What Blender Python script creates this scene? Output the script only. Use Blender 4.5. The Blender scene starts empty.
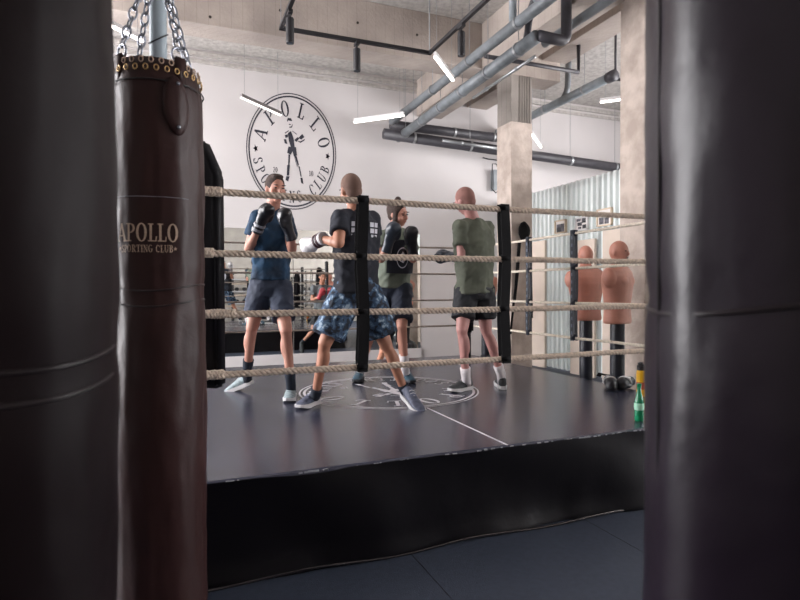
import bpy, bmesh, math, random
from mathutils import Vector, Matrix, noise
random.seed(7)
PI = math.pi
COL = bpy.context.scene.collection
SC = bpy.context.scene

# ------------------------------------------------------------------ camera model
YAW, PITCH, ROLL, FP = math.radians(21.8), math.radians(1.0), math.radians(0.23), 563.0
CAM = Vector((0, 0, 1.4))
F = Vector((math.sin(YAW)*math.cos(PITCH), math.cos(YAW)*math.cos(PITCH), -math.sin(PITCH)))
R0 = Vector((math.cos(YAW), -math.sin(YAW), 0))
U0 = R0.cross(F)
R = R0*math.cos(ROLL) - U0*math.sin(ROLL)
U = R0*math.sin(ROLL) + U0*math.cos(ROLL)
def W(px, py, Z):                      # a joint seen at (px,py) standing Z metres deep
    return CAM + (F + R*((px-400)/FP) + U*((300-py)/FP))*Z
def G(px, py, z):                      # where the line of sight meets the height z
    d = F + R*((px-400)/FP) + U*((300-py)/FP)
    return CAM + d*((z-CAM.z)/d.z)
V = Vector

# ------------------------------------------------------------------ materials
def lin(h):
    c = [int(h[i:i+2], 16)/255 for i in (0, 2, 4)]
    return tuple(x/12.92 if x <= .04045 else ((x+.055)/1.055)**2.4 for x in c) + (1,)
def mat(name, col, rough=.6, metal=0, var=0, vscale=6, bump=0, bscale=40, spec=.5, col2=None, sx=(1,1,1), coat=0, detail=4):
    m = bpy.data.materials.new(name); m.use_nodes = True
    nt = m.node_tree; n = nt.nodes; L = nt.links
    b = n['Principled BSDF']
    c = lin(col)
    b.inputs['Base Color'].default_value = c
    b.inputs['Roughness'].default_value = rough
    b.inputs['Metallic'].default_value = metal
    b.inputs['Specular IOR Level'].default_value = spec
    if coat: b.inputs['Coat Weight'].default_value = coat; b.inputs['Coat Roughness'].default_value = .15
    if var or bump:
        tc = n.new('ShaderNodeTexCoord'); mp = n.new('ShaderNodeMapping')
        mp.inputs['Scale'].default_value = sx
        L.new(tc.outputs['Object'], mp.inputs['Vector'])
    if var:
        nz = n.new('ShaderNodeTexNoise'); nz.inputs['Scale'].default_value = vscale; nz.inputs['Detail'].default_value = detail
        L.new(mp.outputs[0], nz.inputs['Vector'])
        rp = n.new('ShaderNodeValToRGB'); L.new(nz.outputs['Fac'], rp.inputs['Fac'])
        c2 = lin(col2) if col2 else tuple(max(0, x*(1-var)) for x in c[:3]) + (1,)
        c1 = c if col2 else tuple(min(1, x*(1+var*.6)) for x in c[:3]) + (1,)
        rp.color_ramp.elements[0].position = .35; rp.color_ramp.elements[1].position = .65
        rp.color_ramp.elements[0].color = c2; rp.color_ramp.elements[1].color = c1
        L.new(rp.outputs['Color'], b.inputs['Base Color'])
    if bump:
        nb = n.new('ShaderNodeTexNoise'); nb.inputs['Scale'].default_value = bscale; nb.inputs['Detail'].default_value = 5
        L.new(mp.outputs[0], nb.inputs['Vector'])
        bp = n.new('ShaderNodeBump'); bp.inputs['Strength'].default_value = bump; bp.inputs['Distance'].default_value = .02
        L.new(nb.outputs['Fac'], bp.inputs['Height']); L.new(bp.outputs['Normal'], b.inputs['Normal'])
    return m
def emis(name, col, s):
    m = bpy.data.materials.new(name); m.use_nodes = True
    b = m.node_tree.nodes['Principled BSDF']
    b.inputs['Base Color'].default_value = lin('f4f0ec')
    b.inputs['Emission Color'].default_value = lin(col); b.inputs['Emission Strength'].default_value = s
    return m
M = {}
M['wall'] = mat('painted_wall', 'c9c4c3', .75, var=.05, vscale=.7, bump=.05, bscale=60)
M['ceil'] = mat('rough_concrete_ceiling', 'bdb8b3', .95, var=.25, vscale=14, bump=.35, bscale=22, col2='a5a09b', detail=8)
def board_mat(name, a, b_, line=.85):
    m = mat(name, a, .85, var=.3, vscale=1.3, bump=.3, bscale=25, col2=b_, detail=9)
    nt = m.node_tree; n = nt.nodes; L = nt.links
    b = n['Principled BSDF']; src = b.inputs['Base Color'].links[0].from_socket
    tc = n.new('ShaderNodeTexCoord'); sp = n.new('ShaderNodeSeparateXYZ'); L.new(tc.outputs['Object'], sp.inputs[0])
    ad = n.new('ShaderNodeMath'); ad.operation = 'ADD'; L.new(sp.outputs[0], ad.inputs[0]); L.new(sp.outputs[1], ad.inputs[1])
    wv = n.new('ShaderNodeMath'); wv.operation = 'PINGPONG'; wv.inputs[1].default_value = .07; L.new(ad.outputs[0], wv.inputs[0])
    lt = n.new('ShaderNodeMath'); lt.operation = 'LESS_THAN'; lt.inputs[1].default_value = .004; L.new(wv.outputs[0], lt.inputs[0])
    mx = n.new('ShaderNodeMixRGB'); mx.blend_type = 'MULTIPLY'; mx.inputs[2].default_value = (line, line, line, 1)
    L.new(lt.outputs[0], mx.inputs[0]); L.new(src, mx.inputs[1]); L.new(mx.outputs[0], b.inputs['Base Color'])
    return m
M['beam'] = board_mat('board_marked_concrete', 'b3a79e', '958a83')
M['column'] = mat('column_concrete', 'beb0a6', .85, var=.2, vscale=5, bump=.35, bscale=25, col2='a3958b', detail=9)
M['column_top'] = board_mat('grooved_grey_concrete', '989089', '7d7670', .7)
M['skirt'] = mat('black_vinyl', '060409', .40, bump=.25, bscale=5, spec=.22)
M['hem'] = mat('lightened_hem_streak', '1c181c', .12, spec=.9)  # lighter than the skirt, carries the reflected streak along its bottom fold
M['canvas'] = mat('ring_canvas_vinyl', '363847', .24, var=.12, vscale=3, bump=.05, bscale=90, spec=.6)
M['white_print'] = mat('white_floor_paint', 'cfcbd0', .5, var=.12, vscale=20)
M['black_print'] = mat('black_wall_paint', '2d2d38', .7)
M['floor'] = mat('rubber_floor_mat', '353c4b', .55, var=.15, vscale=30, bump=.15, bscale=150)
M['rope'] = mat('tan_rope', 'cfbdac', .85, var=.25, vscale=45, bump=.4, bscale=200)
M['rope_pale'] = mat('pale_rope', 'ddd2c2', .85, var=.2, vscale=45, bump=.3, bscale=200)
M['rope_dim'] = mat('grey_brown_rope', '978a80', .85, var=.2, vscale=45, bump=.3, bscale=200)
M['strap'] = mat('black_webbing', '08070a', .8, bump=.3, bscale=150, spec=.2)
M['strap_blue'] = mat('navy_webbing', '1d2433', .5, bump=.3, bscale=120)
M['stitch'] = mat('grey_stitching', '7d8799', .6)
M['pad'] = mat('black_corner_pad', '09070d', .55, bump=.1, bscale=30, spec=.2)
M['bag'] = mat('oxblood_leather', '311b1a', .46, var=.2, vscale=2.5, bump=.16, bscale=14, spec=.24)
M['bag_dark'] = mat('dark_brown_leather', '170d10', .5, var=.2, vscale=2, bump=.12, bscale=10, spec=.14)
M['bag_purple'] = mat('dark_aubergine_leather', '1d131f', .36, var=.15, vscale=2, bump=.2, bscale=9, spec=.40)
M['seam'] = mat('dark_seam', '0d080b', .5)
M['crease'] = mat('leather_piping', '1b1014', .35)
M['gold'] = mat('faded_gold_print', 'b39a86', .7, var=.2, vscale=200)
M['brass'] = mat('brass_eyelet', 'c0a070', .35, metal=.9)
M['steel'] = mat('zinc_chain', '8c9099', .3, metal=.9)
M['post_blue'] = mat('pale_grey_paint', '93a0a8', .4, var=.1, vscale=4)
M['pipe'] = mat('grey_plastic_pipe', '6f7478', .45, var=.3, vscale=6, bump=.1, bscale=20)
M['pipe_light'] = mat('light_grey_pipe', '80878b', .45, var=.2, vscale=6)
M['pipe_dark'] = mat('dark_iron_pipe', '37353a', .5, var=.2, vscale=8)
M['clamp'] = mat('pipe_clamp', '9a9c9e', .35, metal=.7)
M['black_metal'] = mat('black_powder_coat', '1e1c20', .5)
M['led_body'] = mat('white_aluminium', 'd8d4d4', .4)
M['led_grey'] = mat('grey_aluminium', '8a8585', .45)
M['led'] = emis('led_diffuser', 'fff8f4', 5)
M['led_dim'] = emis('led_diffuser_dim', 'fff8f4', 1.2)
M['mirror'] = mat('silvered_mirror', 'e8eae8', .015, metal=1)
M['dummy'] = mat('tan_urethane', 'be8270', .5, var=.08, vscale=10, bump=.05, bscale=30)
M['dummy_pole'] = mat('dark_plastic_pole', '1a1c26', .35)
M['wood'] = mat('pale_plywood', 'd3bfa6', .6, var=.08, vscale=8)
M['door_beige'] = mat('beige_board', 'cdbeb1', .7, var=.06, vscale=3)
M['photo'] = mat('photo_print', '6f6d74', .5, var=.9, vscale=14, col2='17161c')
M['white_mat'] = mat('white_mount', 'e2dcd8', .7)
M['hole_shade'] = mat('tie_hole', '3a322c', .9)  # shade inside the tie holes, put into the colour
M['shutter'] = mat('grey_shutter', 'b9b2aa', .6, var=.1, vscale=3)
M['alu'] = mat('window_frame_paint', '55585c', .5)
M['green_glass'] = mat('green_bottle_plastic', '1f9a68', .12, var=.1)
M['green_glass'].node_tree.nodes['Principled BSDF'].inputs['Transmission Weight'].default_value = .45
M['label_pale'] = mat('pale_green_label', 'a5d9bd', .4)
M['yellow'] = mat('yellow_plastic', 'e3ac12', .4)
M['red'] = mat('red_label', 'a83a22', .5)
M['black_cap'] = mat('black_cap', '151318', .4)
# people
M['skin1'] = mat('skin', 'b88472', .5, var=.08, vscale=9)
M['skin2'] = mat('tanned_skin', 'b07a62', .5, var=.08, vscale=9)
M['skin3'] = mat('pinkish_skin', 'b8857f', .5, var=.1, vscale=9)
M['hair_brown'] = mat('brown_hair', '3a2a24', .8, bump=.6, bscale=120)
M['hair_shaved'] = mat('shaved_hair', '6e5449', .85, bump=.5, bscale=200)
M['hair_red'] = mat('shaved_reddish_hair', '8f655d', .85, bump=.4, bscale=200)
M['eye'] = mat('dark_eye', '1a1212', .4)
M['lip'] = mat('lip', '9c5a50', .5)
M['shirt_blue'] = mat('petrol_blue_jersey', '1f4564', .85, var=.35, vscale=7, bump=.6, bscale=9, col2='12263a')
M['shirt_black'] = mat('black_jersey', '1b1e29', .85, var=.2, vscale=5, bump=.6, bscale=8)
M['shirt_olive'] = mat('olive_jersey', '5c6053', .85, var=.25, vscale=5, bump=.6, bscale=8)
M['shirt_olive_pale'] = mat('grey_green_jersey', '70786b', .85, var=.25, vscale=6, bump=.6, bscale=9)
M['shirt_grey'] = mat('grey_jersey', '656a6e', .85, bump=.4, bscale=9)
M['shorts_navy'] = mat('slate_navy_shorts', '2d3547', .8, var=.2, vscale=5, bump=.5, bscale=9)
M['shorts_black'] = mat('black_shorts', '14161d', .75, var=.2, vscale=5, bump=.5, bscale=9)
M['shorts_dark'] = mat('dark_blue_shorts', '172134', .75, var=.2, vscale=5, bump=.5, bscale=9)
M['sock_navy'] = mat('navy_sock', '18202e', .9)
M['sock_white'] = mat('white_sock', 'd6d0d2', .9)
M['shoe_grey'] = mat('pale_grey_mesh', '8b9a9e', .6, var=.35, vscale=30)
M['shoe_slate'] = mat('slate_mesh', '565c70', .6, var=.4, vscale=30)
M['shoe_blue'] = mat('blue_mesh', '2d4a5a', .6, var=.3, vscale=30)
M['shoe_black'] = mat('dark_grey_mesh', '2d3033', .6, var=.3, vscale=30)
M['sole_white'] = mat('white_sole', 'cbc9ca', .6)
M['sole_dark'] = mat('dark_sole', '2b2b30', .6)
M['glove_black'] = mat('black_glove_leather', '1b1c22', .32, bump=.15, bscale=12)
M['glove_slate'] = mat('slate_glove_leather', '333b47', .35, bump=.15, bscale=12)
M['glove_white'] = mat('white_glove_leather', 'd9d6d8', .35, bump=.15, bscale=12)
M['glove_red'] = mat('red_glove_leather', 'b04048', .35)
M['cuff_stripe'] = mat('maroon_cuff', '3d1c26', .5)
M['cuff_grey'] = mat('grey_cuff_label', '8f9199', .5)
M['white_cloth_print'] = mat('white_shirt_print', 'c9c9d2', .7)
# camouflage
m = mat('blue_camouflage', '24344a', .8, bump=.4, bscale=9); M['camo'] = m
nt = m.node_tree; n = nt.nodes; b = n['Principled BSDF']
tc = n.new('ShaderNodeTexCoord'); nz = n.new('ShaderNodeTexNoise'); nz.inputs['Scale'].default_value = 22; nz.inputs['Detail'].default_value = 3
nt.links.new(tc.outputs['Object'], nz.inputs['Vector'])
rp = n.new('ShaderNodeValToRGB'); rp.color_ramp.interpolation = 'CONSTANT'
e = rp.color_ramp.elements; e[0].position = 0; e[0].color = lin('141c2a'); e[1].position = .45; e[1].color = lin('2d4560')
for p_, c_ in ((.55, '566f88'), (.63, '9fb2c2')):
    q = e.new(p_); q.color = lin(c_)
nt.links.new(nz.outputs['Fac'], rp.inputs['Fac']); nt.links.new(rp.outputs['Color'], b.inputs['Base Color'])
# corrugated translucent sheet
m = mat('ribbed_translucent_sheet', 'e0e4e4', .2, spec=.6); M['ribbed'] = m
nt = m.node_tree; n = nt.nodes; b = n['Principled BSDF']; out = n['Material Output']
tr = n.new('ShaderNodeBsdfTranslucent'); tr.inputs['Color'].default_value = lin('f0f2f0')
mx = n.new('ShaderNodeMixShader'); mx.inputs[0].default_value = .45
nt.links.new(b.outputs[0], mx.inputs[1]); nt.links.new(tr.outputs[0], mx.inputs[2]); nt.links.new(mx.outputs[0], out.inputs['Surface'])
# window glass
m = bpy.data.materials.new('window_glass'); m.use_nodes = True; M['glass'] = m
nt = m.node_tree; n = nt.nodes; n.remove(n['Principled BSDF']); out = n['Material Output']
tp = n.new('ShaderNodeBsdfTransparent'); gl = n.new('ShaderNodeBsdfGlossy'); gl.inputs['Roughness'].default_value = .02
mx = n.new('ShaderNodeMixShader'); mx.inputs[0].default_value = .06
nt.links.new(tp.outputs[0], mx.inputs[1]); nt.links.new(gl.outputs[0], mx.inputs[2]); nt.links.new(mx.outputs[0], out.inputs['Surface'])

# ------------------------------------------------------------------ object helpers
def obj(name, bm, m, parent=None, smooth=False, mats=None):
    me = bpy.data.meshes.new(name)
    bmesh.ops.recalc_face_normals(bm, faces=bm.faces)
    if smooth:
        for f in bm.faces: f.smooth = True
    bm.to_mesh(me); bm.free()
    me.materials.append(m)
    for x in (mats or []): me.materials.append(x)
    o = bpy.data.objects.new(name, me); COL.objects.link(o)
    if parent: o.parent = parent; o.matrix_parent_inverse = Matrix.Translation(-wloc(parent)) if False else Matrix()
    return o
def wloc(o):
    return o.location
def thing(name, label, cat, group=None, loc=None):
    o = bpy.data.objects.new(name, None); COL.objects.link(o); o.empty_display_size = .1
    if loc is not None: o.location = loc
    tag(o, label, cat, group)
    return o
def tag(o, label=None, cat=None, group=None, kind=None):
    if label: o['label'] = label
    if cat: o['category'] = cat
    if group: o['group'] = group
    if kind: o['kind'] = kind
    return o
def struct(name, bm, m, **k):
    o = obj(name, bm, m, **k); o['kind'] = 'structure'; return o
def BM(): return bmesh.new()
def box(bm, lo, hi, bevel=0, mi=0):
    lo, hi = V(lo), V(hi); c = (lo+hi)/2; s = hi-lo
    r = bmesh.ops.create_cube(bm, size=1, matrix=Matrix.Translation(c) @ Matrix.Diagonal((s.x, s.y, s.z, 1)))
    vs = r['verts']
    fs = {f for v in vs for f in v.link_faces}
    for f in fs: f.material_index = mi
    if bevel:
        es = list({e for v in vs for e in v.link_edges})
        bmesh.ops.bevel(bm, geom=es, offset=bevel, segments=2, affect='EDGES', profile=.6)
    return bm
def boxm(bm, mtx, size, bevel=0):
    r = bmesh.ops.create_cube(bm, size=1, matrix=mtx @ Matrix.Diagonal((*size, 1)))
    if bevel:
        es = list({e for v in r['verts'] for e in v.link_edges})
        bmesh.ops.bevel(bm, geom=es, offset=bevel, segments=2, affect='EDGES')
def frame_of(d, ref=None):
    d = d.normalized(); ref = ref or V((0, 0, 1))
    if abs(d.dot(ref)) > .98: ref = V((0, 1, 0)) if abs(d.y) < .9 else V((1, 0, 0))
    a = ref.cross(d).normalized(); b = d.cross(a)
    return a, b
def tube(bm, pts, r, n=10, caps=True, ref=None, closed=False):
    pts = [V(p) for p in pts]; rings = []
    N = len(pts); pa = None
    for i, p in enumerate(pts):
        if closed: d = pts[(i+1) % N]-pts[i-1]
        else: d = pts[min(i+1, N-1)]-pts[max(i-1, 0)]
        a, b = frame_of(d, ref)
        if pa is not None:
            a = (pa - d.normalized()*pa.dot(d.normalized())).normalized(); b = d.normalized().cross(a)
        pa = a
        rr = r[i] if isinstance(r, (list, tuple)) else r
        ra, rb = rr if isinstance(rr, (list, tuple)) else (rr, rr)
        rings.append([bm.verts.new(p + a*math.cos(t)*ra + b*math.sin(t)*rb) for t in [2*PI*k/n for k in range(n)]])
    M_ = N if closed else N-1
    for i in range(M_):
        A, B = rings[i], rings[(i+1) % N]
        for k in range(n): bm.faces.new((A[k], A[(k+1) % n], B[(k+1) % n], B[k]))
    if caps and not closed:
        bm.faces.new(rings[0]); bm.faces.new(rings[-1][::-1])
def lathe(bm, prof, c=(0, 0, 0), n=24, caps=True, mtx=None):
    c = V(c); rings = []
    for r, z in prof:
        ring = []
        for k in range(n):
            p = V((r*math.cos(2*PI*k/n), r*math.sin(2*PI*k/n), z))
            if mtx: p = mtx @ p
            ring.append(bm.verts.new(p+c))
        rings.append(ring)
    for A, B in zip(rings, rings[1:]):
        for k in range(n): bm.faces.new((A[k], A[(k+1) % n], B[(k+1) % n], B[k]))
    if caps: bm.faces.new(rings[0][::-1]); bm.faces.new(rings[-1])
def ellip(bm, c, rad, mtx=None, sub=3):
    m = Matrix.Translation(V(c)) @ (mtx.to_4x4() if mtx else Matrix()) @ Matrix.Diagonal((*rad, 1))
    bmesh.ops.create_icosphere(bm, subdivisions=sub, radius=1, matrix=m)
def capsule(bm, p0, p1, r0, r1, n=14, round0=True, round1=True):
    p0, p1 = V(p0), V(p1)
    tube(bm, [p0, p0.lerp(p1, .33), p0.lerp(p1, .66), p1], [r0, r0+(r1-r0)*.33, r0+(r1-r0)*.66, r1], n)
    if round0: ellip(bm, p0, (r0,)*3, sub=2)
    if round1: ellip(bm, p1, (r1,)*3, sub=2)
def fused(name, bm, m, parent=None, voxel=.012, smooth=4, mats=None, wrinkle=0, seed=0):
    me = bpy.data.meshes.new('tmp'); bmesh.ops.recalc_face_normals(bm, faces=bm.faces); bm.to_mesh(me); bm.free()
    t = bpy.data.objects.new('tmp', me); COL.objects.link(t)
    md = t.modifiers.new('r', 'REMESH'); md.mode = 'VOXEL'; md.voxel_size = voxel; md.use_smooth_shade = True
    if smooth: sm = t.modifiers.new('s', 'SMOOTH'); sm.iterations = smooth; sm.factor = .5
    bpy.context.view_layer.update()
    dg = bpy.context.evaluated_depsgraph_get()
    me2 = bpy.data.meshes.new_from_object(t.evaluated_get(dg))
    bpy.data.objects.remove(t); bpy.data.meshes.remove(me)
    me2.materials.clear(); me2.materials.append(m)
    for x in (mats or []): me2.materials.append(x)
    me2.name = name
    for p in me2.polygons: p.use_smooth = True
    if wrinkle:
        nn = [v.normal.copy() for v in me2.vertices]
        for v, n_ in zip(me2.vertices, nn):
            c = v.co
            f = noise.noise(V((c.x*9+c.z*5+seed, c.y*9-c.z*3, c.z*7)))+.6*noise.noise(V((c.x*18-c.z*14, c.y*18+c.z*9+seed, c.z*12)))
            v.co = c+n_*wrinkle*(1-2*abs(f))
    o = bpy.data.objects.new(name, me2); COL.objects.link(o)
    if parent: o.parent = parent
    return o
def copy_tree(o, parent=None, kids=None):
    c = o.copy(); COL.objects.link(c)
    if parent: c.parent = parent
    for ch in [x for x in bpy.data.objects if x.parent == o]: copy_tree(ch, c)
    return c

# ------------------------------------------------------------------ lettering (slab-serif strokes in a 1 high box)
def quad_line(p, q, w0, w1=None):
    w1 = w1 or w0
    dx, dy = q[0]-p[0], q[1]-p[1]; l = math.hypot(dx, dy); nx, ny = -dy/l, dx/l
    return [(p[0]+nx*w0/2, p[1]+ny*w0/2), (p[0]-nx*w0/2, p[1]-ny*w0/2), (q[0]-nx*w1/2, q[1]-ny*w1/2), (q[0]+nx*w1/2, q[1]+ny*w1/2)]
def rect(x0, y0, x1, y1): return [(x0, y0), (x1, y0), (x1, y1), (x0, y1)]
def arc_band(cx, cy, rx, ry, a0, a1, tv, th, n=14):
    out = []
    pts = []
    for i in range(n+1):
        t = math.radians(a0+(a1-a0)*i/n); c, s = math.cos(t), math.sin(t)
        pts.append(((cx+rx*c, cy+ry*s), (cx+(rx-tv)*c, cy+(ry-th)*s)))
    for A, B in zip(pts, pts[1:]): out.append([A[0], B[0], B[1], A[1]])
    return out
T, H_ = .15, .06
def glyph(ch):
    w = .62
    if ch == 'A': return .72, [quad_line((.08, 0), (.36, 1), .07), quad_line((.64, 0), (.36, 1), .15), rect(.2, .3, .55, .36), rect(-.02, 0, .2, H_), rect(.48, 0, .78, H_)]
    if ch == 'P': return .6, [rect(.1, 0, .1+T, 1), rect(0, 0, .36, H_), rect(0, .94, .3, 1), *arc_band(.28, .73, .32, .27, -90, 90, T, H_)]
    if ch == 'R': return .66, [rect(.1, 0, .1+T, 1), rect(0, 0, .34, H_), rect(0, .94, .3, 1), *arc_band(.28, .74, .3, .26, -90, 90, T, H_), quad_line((.3, .5), (.56, .03), .14), rect(.46, 0, .72, H_)]
    if ch == 'O': return .68, arc_band(.33, .5, .33, .52, 0, 360, T, H_, 28)
    if ch == 'L': return .56, [rect(.1, 0, .1+T, 1), rect(0, .94, .36, 1), rect(0, 0, .54, H_), quad_line((.5, 0), (.54, .28), .07)]
    if ch == 'I': return .34, [rect(.1, 0, .1+T, 1), rect(0, 0, .35, H_), rect(0, .94, .35, 1)]
    if ch == 'T': return .62, [rect(.24, 0, .24+T, 1), rect(.12, 0, .5, H_), rect(0, .94, .62, 1), rect(0, .74, .06, 1), rect(.56, .74, .62, 1)]
    if ch == 'N': return .74, [rect(.1, 0, .17, 1), rect(.55, 0, .62, 1), quad_line((.13, 1), (.59, 0), .15), rect(0, 0, .28, H_), rect(0, .94, .2, 1), rect(.44, .94, .72, 1)]
    if ch == 'G': return .68, [*arc_band(.33, .5, .33, .52, 45, 330, T, H_, 22), rect(.48, .1, .62, .45), rect(.36, .42, .7, .48)]
    if ch == 'C': return .64, [*arc_band(.33, .5, .33, .52, 42, 318, T, H_, 22), rect(.54, .68, .6, .95)]
    if ch == 'U': return .7, [rect(.08, .35, .08+T, 1), rect(.52, .35, .59, 1), rect(0, .94, .3, 1), rect(.42, .94, .7, 1), *arc_band(.335, .35, .255, .37, 180, 360, T, H_)]
    if ch == 'B': return .62, [rect(.1, 0, .1+T, 1), rect(0, 0, .3, H_), rect(0, .94, .3, 1), *arc_band(.28, .76, .27, .24, -90, 90, T, H_), *arc_band(.28, .27, .32, .27, -90, 90, T, H_)]
    if ch == 'S': return .56, [*arc_band(.27, .75, .25, .26, 20, 270, T, H_), *arc_band(.27, .25, .27, .26, -160, 90, T, H_), rect(.46, .72, .51, .96), rect(.0, .04, .05, .3)]
    if ch == '2': return .56, [*arc_band(.26, .74, .25, .27, 0, 170, T, H_), quad_line((.46, .7), (.06, .05), .12), rect(.02, 0, .52, .1)]
    if ch == '0': return .6, arc_band(.28, .5, .27, .52, 0, 360, T, H_, 22)
    if ch == '1': return .4, [rect(.14, 0, .28, 1), rect(.04, 0, .38, H_), quad_line((.16, .97), (.02, .84), .06)]
    if ch == '*': 
        pts = [(.3+.3*(1 if k % 2 == 0 else .42)*math.sin(PI*k/5), .5+.3*(1 if k % 2 == 0 else .42)*math.cos(PI*k/5)) for k in range(10)]
        return .6, [[(.3, .5), pts[k], pts[(k+1) % 10]] for k in range(10)]
    return .4, []
def put_polys(bm, polys, fn, thick):
    """polys in 2D; fn(x,y,h)->3D, h above the surface"""
    for P_ in polys:
        top = [bm.verts.new(fn(x, y, thick)) for x, y in P_]
        try: bm.faces.new(top)
        except ValueError: pass
def word(bm, text, cx, cy, h, width, fn, thick, gap=.08):
    gl = [glyph(c) for c in text]; tot = sum(g[0]+gap for g in gl)-gap
    s = width/tot; x = cx-width/2
    for w, ps in gl:
        put_polys(bm, [[(x+a*s, cy+b_*h) for a, b_ in q] for q in ps], fn, thick)
        x += (w+gap)*s
def arc_word(bm, text, a0, a1, rad, h, wsc, fn, thick, inward=False):
    N = len(text)
    for i, c in enumerate(text):
        t = math.radians(a0+(a1-a0)*i/(N-1)); w, ps = glyph(c)
        er = V((math.cos(t), math.sin(t))); up = -er if inward else er; rt = V((up.y, -up.x))
        out = []
        for q in ps:
            pq = []
            for a, b_ in q:
                p = er*rad + rt*((a-w/2)*h*wsc) + up*((b_-.5)*h)
                pq.append((p.x, p.y))
            out.append(pq)
        put_polys(bm, out, fn, thick)
def emblem(parent, fn, m, t=.004):
    bm = BM()
    put_polys(bm, arc_band(0, 0, 1, 1, 0, 360, .018, .018, 96), fn, t)
    put_polys(bm, arc_band(0, 0, .955, .955, 0, 360, .028, .028, 96), fn, t)
    obj('emblem_rings', bm, m, parent)
    bm = BM()
    arc_word(bm, 'APOLLO', 160, 16, .74, .27, .95, fn, t)
    arc_word(bm, 'SPORTING', 195, 281, .78, .2, .84, fn, t, True)
    arc_word(bm, 'CLUB', 305, 340, .78, .2, .84, fn, t, True)
    for a in (180, 358): arc_word(bm, '**', a, a+.01, .8, .19, 1.2, fn, t)
    word(bm, '20', -.38, -.38, .09, .1, fn, t); word(bm, '10', .42, -.4, .09, .1, fn, t)
    obj('emblem_lettering', bm, m, parent)
    bm = BM()
    fig = [[(-.12, .52), (-.1, .57), (-.03, .57), (.0, .53), (-.03, .52), (-.09, .53), (-.1, .5)],             # hair
           [(-.08, .47), (-.04, .47), (-.03, .455), (-.07, .45)], [(-.07, .42), (-.02, .43), (.0, .47), (.01, .46), (-.01, .41), (-.06, .405)], [(-.17, .31), (-.08, .36), (-.08, .345), (-.16, .295)], [(.0, .36), (.1, .31), (.1, .295), (.0, .345)],
           [(-.1, .31), (-.03, .35), (.03, .22), (.05, .08), (-.04, .08), (-.08, .18)],          # torso shade
           [(-.17, .27), (-.1, .29), (-.1, .24), (-.15, .22)], [(-.19, .2), (-.14, .2), (-.11, .12), (-.17, .13)],
           [(.04, .2), (.12, .26), (.15, .23), (.09, .17)], [(.13, .24), (.22, .32), (.27, .27), (.2, .22)],
           [(.1, .19), (.18, .19), (.28, .24), (.27, .21), (.18, .16)],
           [(-.09, .08), (.08, .08), (.1, -.06), (.03, -.08), (.0, .0), (-.04, -.06), (-.12, -.03)],   # trunks
           [(-.09, -.05), (-.05, -.06), (-.07, -.25), (-.1, -.24)], [(-.12, -.24), (-.06, -.24), (-.08, -.42), (-.13, -.42)],
           [(-.14, -.43), (-.07, -.43), (-.1, -.52), (-.16, -.5)],
           [(.05, -.07), (.09, -.07), (.14, -.22), (.12, -.24)], [(.13, -.24), (.16, -.25), (.2, -.42), (.18, -.43)],
           [(.17, -.44), (.22, -.44), (.24, -.55), (.19, -.53)], [(.03, -.06), (.05, -.07), (.11, -.25), (.1, -.26)]]
    put_polys(bm, fig, fn, t)
    obj('emblem_figure', bm, m, parent)

# ------------------------------------------------------------------ the room
XL, XR, YB, YF, ZC = -4.6, 10.6, 10.05, -4.6, 5.45
struct('floor', box(BM(), (XL-.2, YF-.2, -.12), (XR+.2, YB+.2, 0)), M['floor'])
bm = BM()                                                        # seams between the rubber mats
for k in range(-3, 10): box(bm, (XL, YF+k*1.3+4.9, 0), (XR, YF+k*1.3+4.903, .001))
for k in range(0, 14): box(bm, (XL+k*1.15, YF, 0), (XL+k*1.15+.003, YB, .001))
struct('trim_1', bm, M['seam'])
struct('ceiling', box(BM(), (XL-.2, YF-.2, ZC), (XR+.2, YB+.2, ZC+.25)), M['ceil'])
struct('wall_back', box(BM(), (XL-.2, YB, 0), (XR+.2, YB+.2, ZC)), M['wall'])
bm = BM(); box(bm, (XL, YB-.05, ZC-.14), (XR, YB, ZC-.06)); box(bm, (XL, YB-.03, ZC-.25), (XR, YB, ZC-.19))
struct('trim_2', bm, M['ceil'])
def holed_wall(name, axis, at, t, a0, a1, holes, m):
    bm = BM(); cur = a0
    def bx(u0, u1, z0, z1):
        if axis == 'x': box(bm, (at, u0, z0), (at+t, u1, z1))
        else: box(bm, (u0, at, z0), (u1, at+t, z1))
    for (u0, u1, z0, z1) in holes:
        bx(cur, u0, 0, ZC); bx(u0, u1, 0, z0); bx(u0, u1, z1, ZC); cur = u1
    bx(cur, a1, 0, ZC)
    return struct(name, bm, m)
LW = [(4.3, 6.8, .7, 4.9), (7.2, 9.7, .7, 4.9)]
RW = [(-2.6, .9, .9, 4.8), (2.6, 6.2, .9, 4.8)]
holed_wall('wall_left', 'x', XL-.2, .2, YF, YB, LW, M['wall'])
holed_wall('wall_right', 'x', XR, .2, YF, YB, RW, M['wall'])
struct('wall_front', box(BM(), (XL-.2, YF-.2, 0), (XR+.2, YF, ZC)), M['shutter'])
def window(n, x, y0, y1, z0, z1):
    bm = BM()
    for a, b_ in ((y0, y0+.06), (y1-.06, y1), ((y0+y1)/2-.025, (y0+y1)/2+.025)): box(bm, (x-.03, a, z0), (x+.03, b_, z1))
    for a in (z0, z1-.06, z0+(z1-z0)*.62): box(bm, (x-.03, y0, a), (x+.03, y1, a+.06))
    o = struct('window_%d' % n, bm, M['alu'])
    bm = BM(); box(bm, (x-.004, y0+.05, z0+.05), (x+.004, y1-.05, z1-.05)); obj('pane', bm, M['glass'], o)
i = 1
for (a, b_, c, d) in LW: window(i, XL-.1, a, b_, c, d); i += 1
for (a, b_, c, d) in RW: window(i, XR+.1, a, b_, c, d); i += 1

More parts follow.
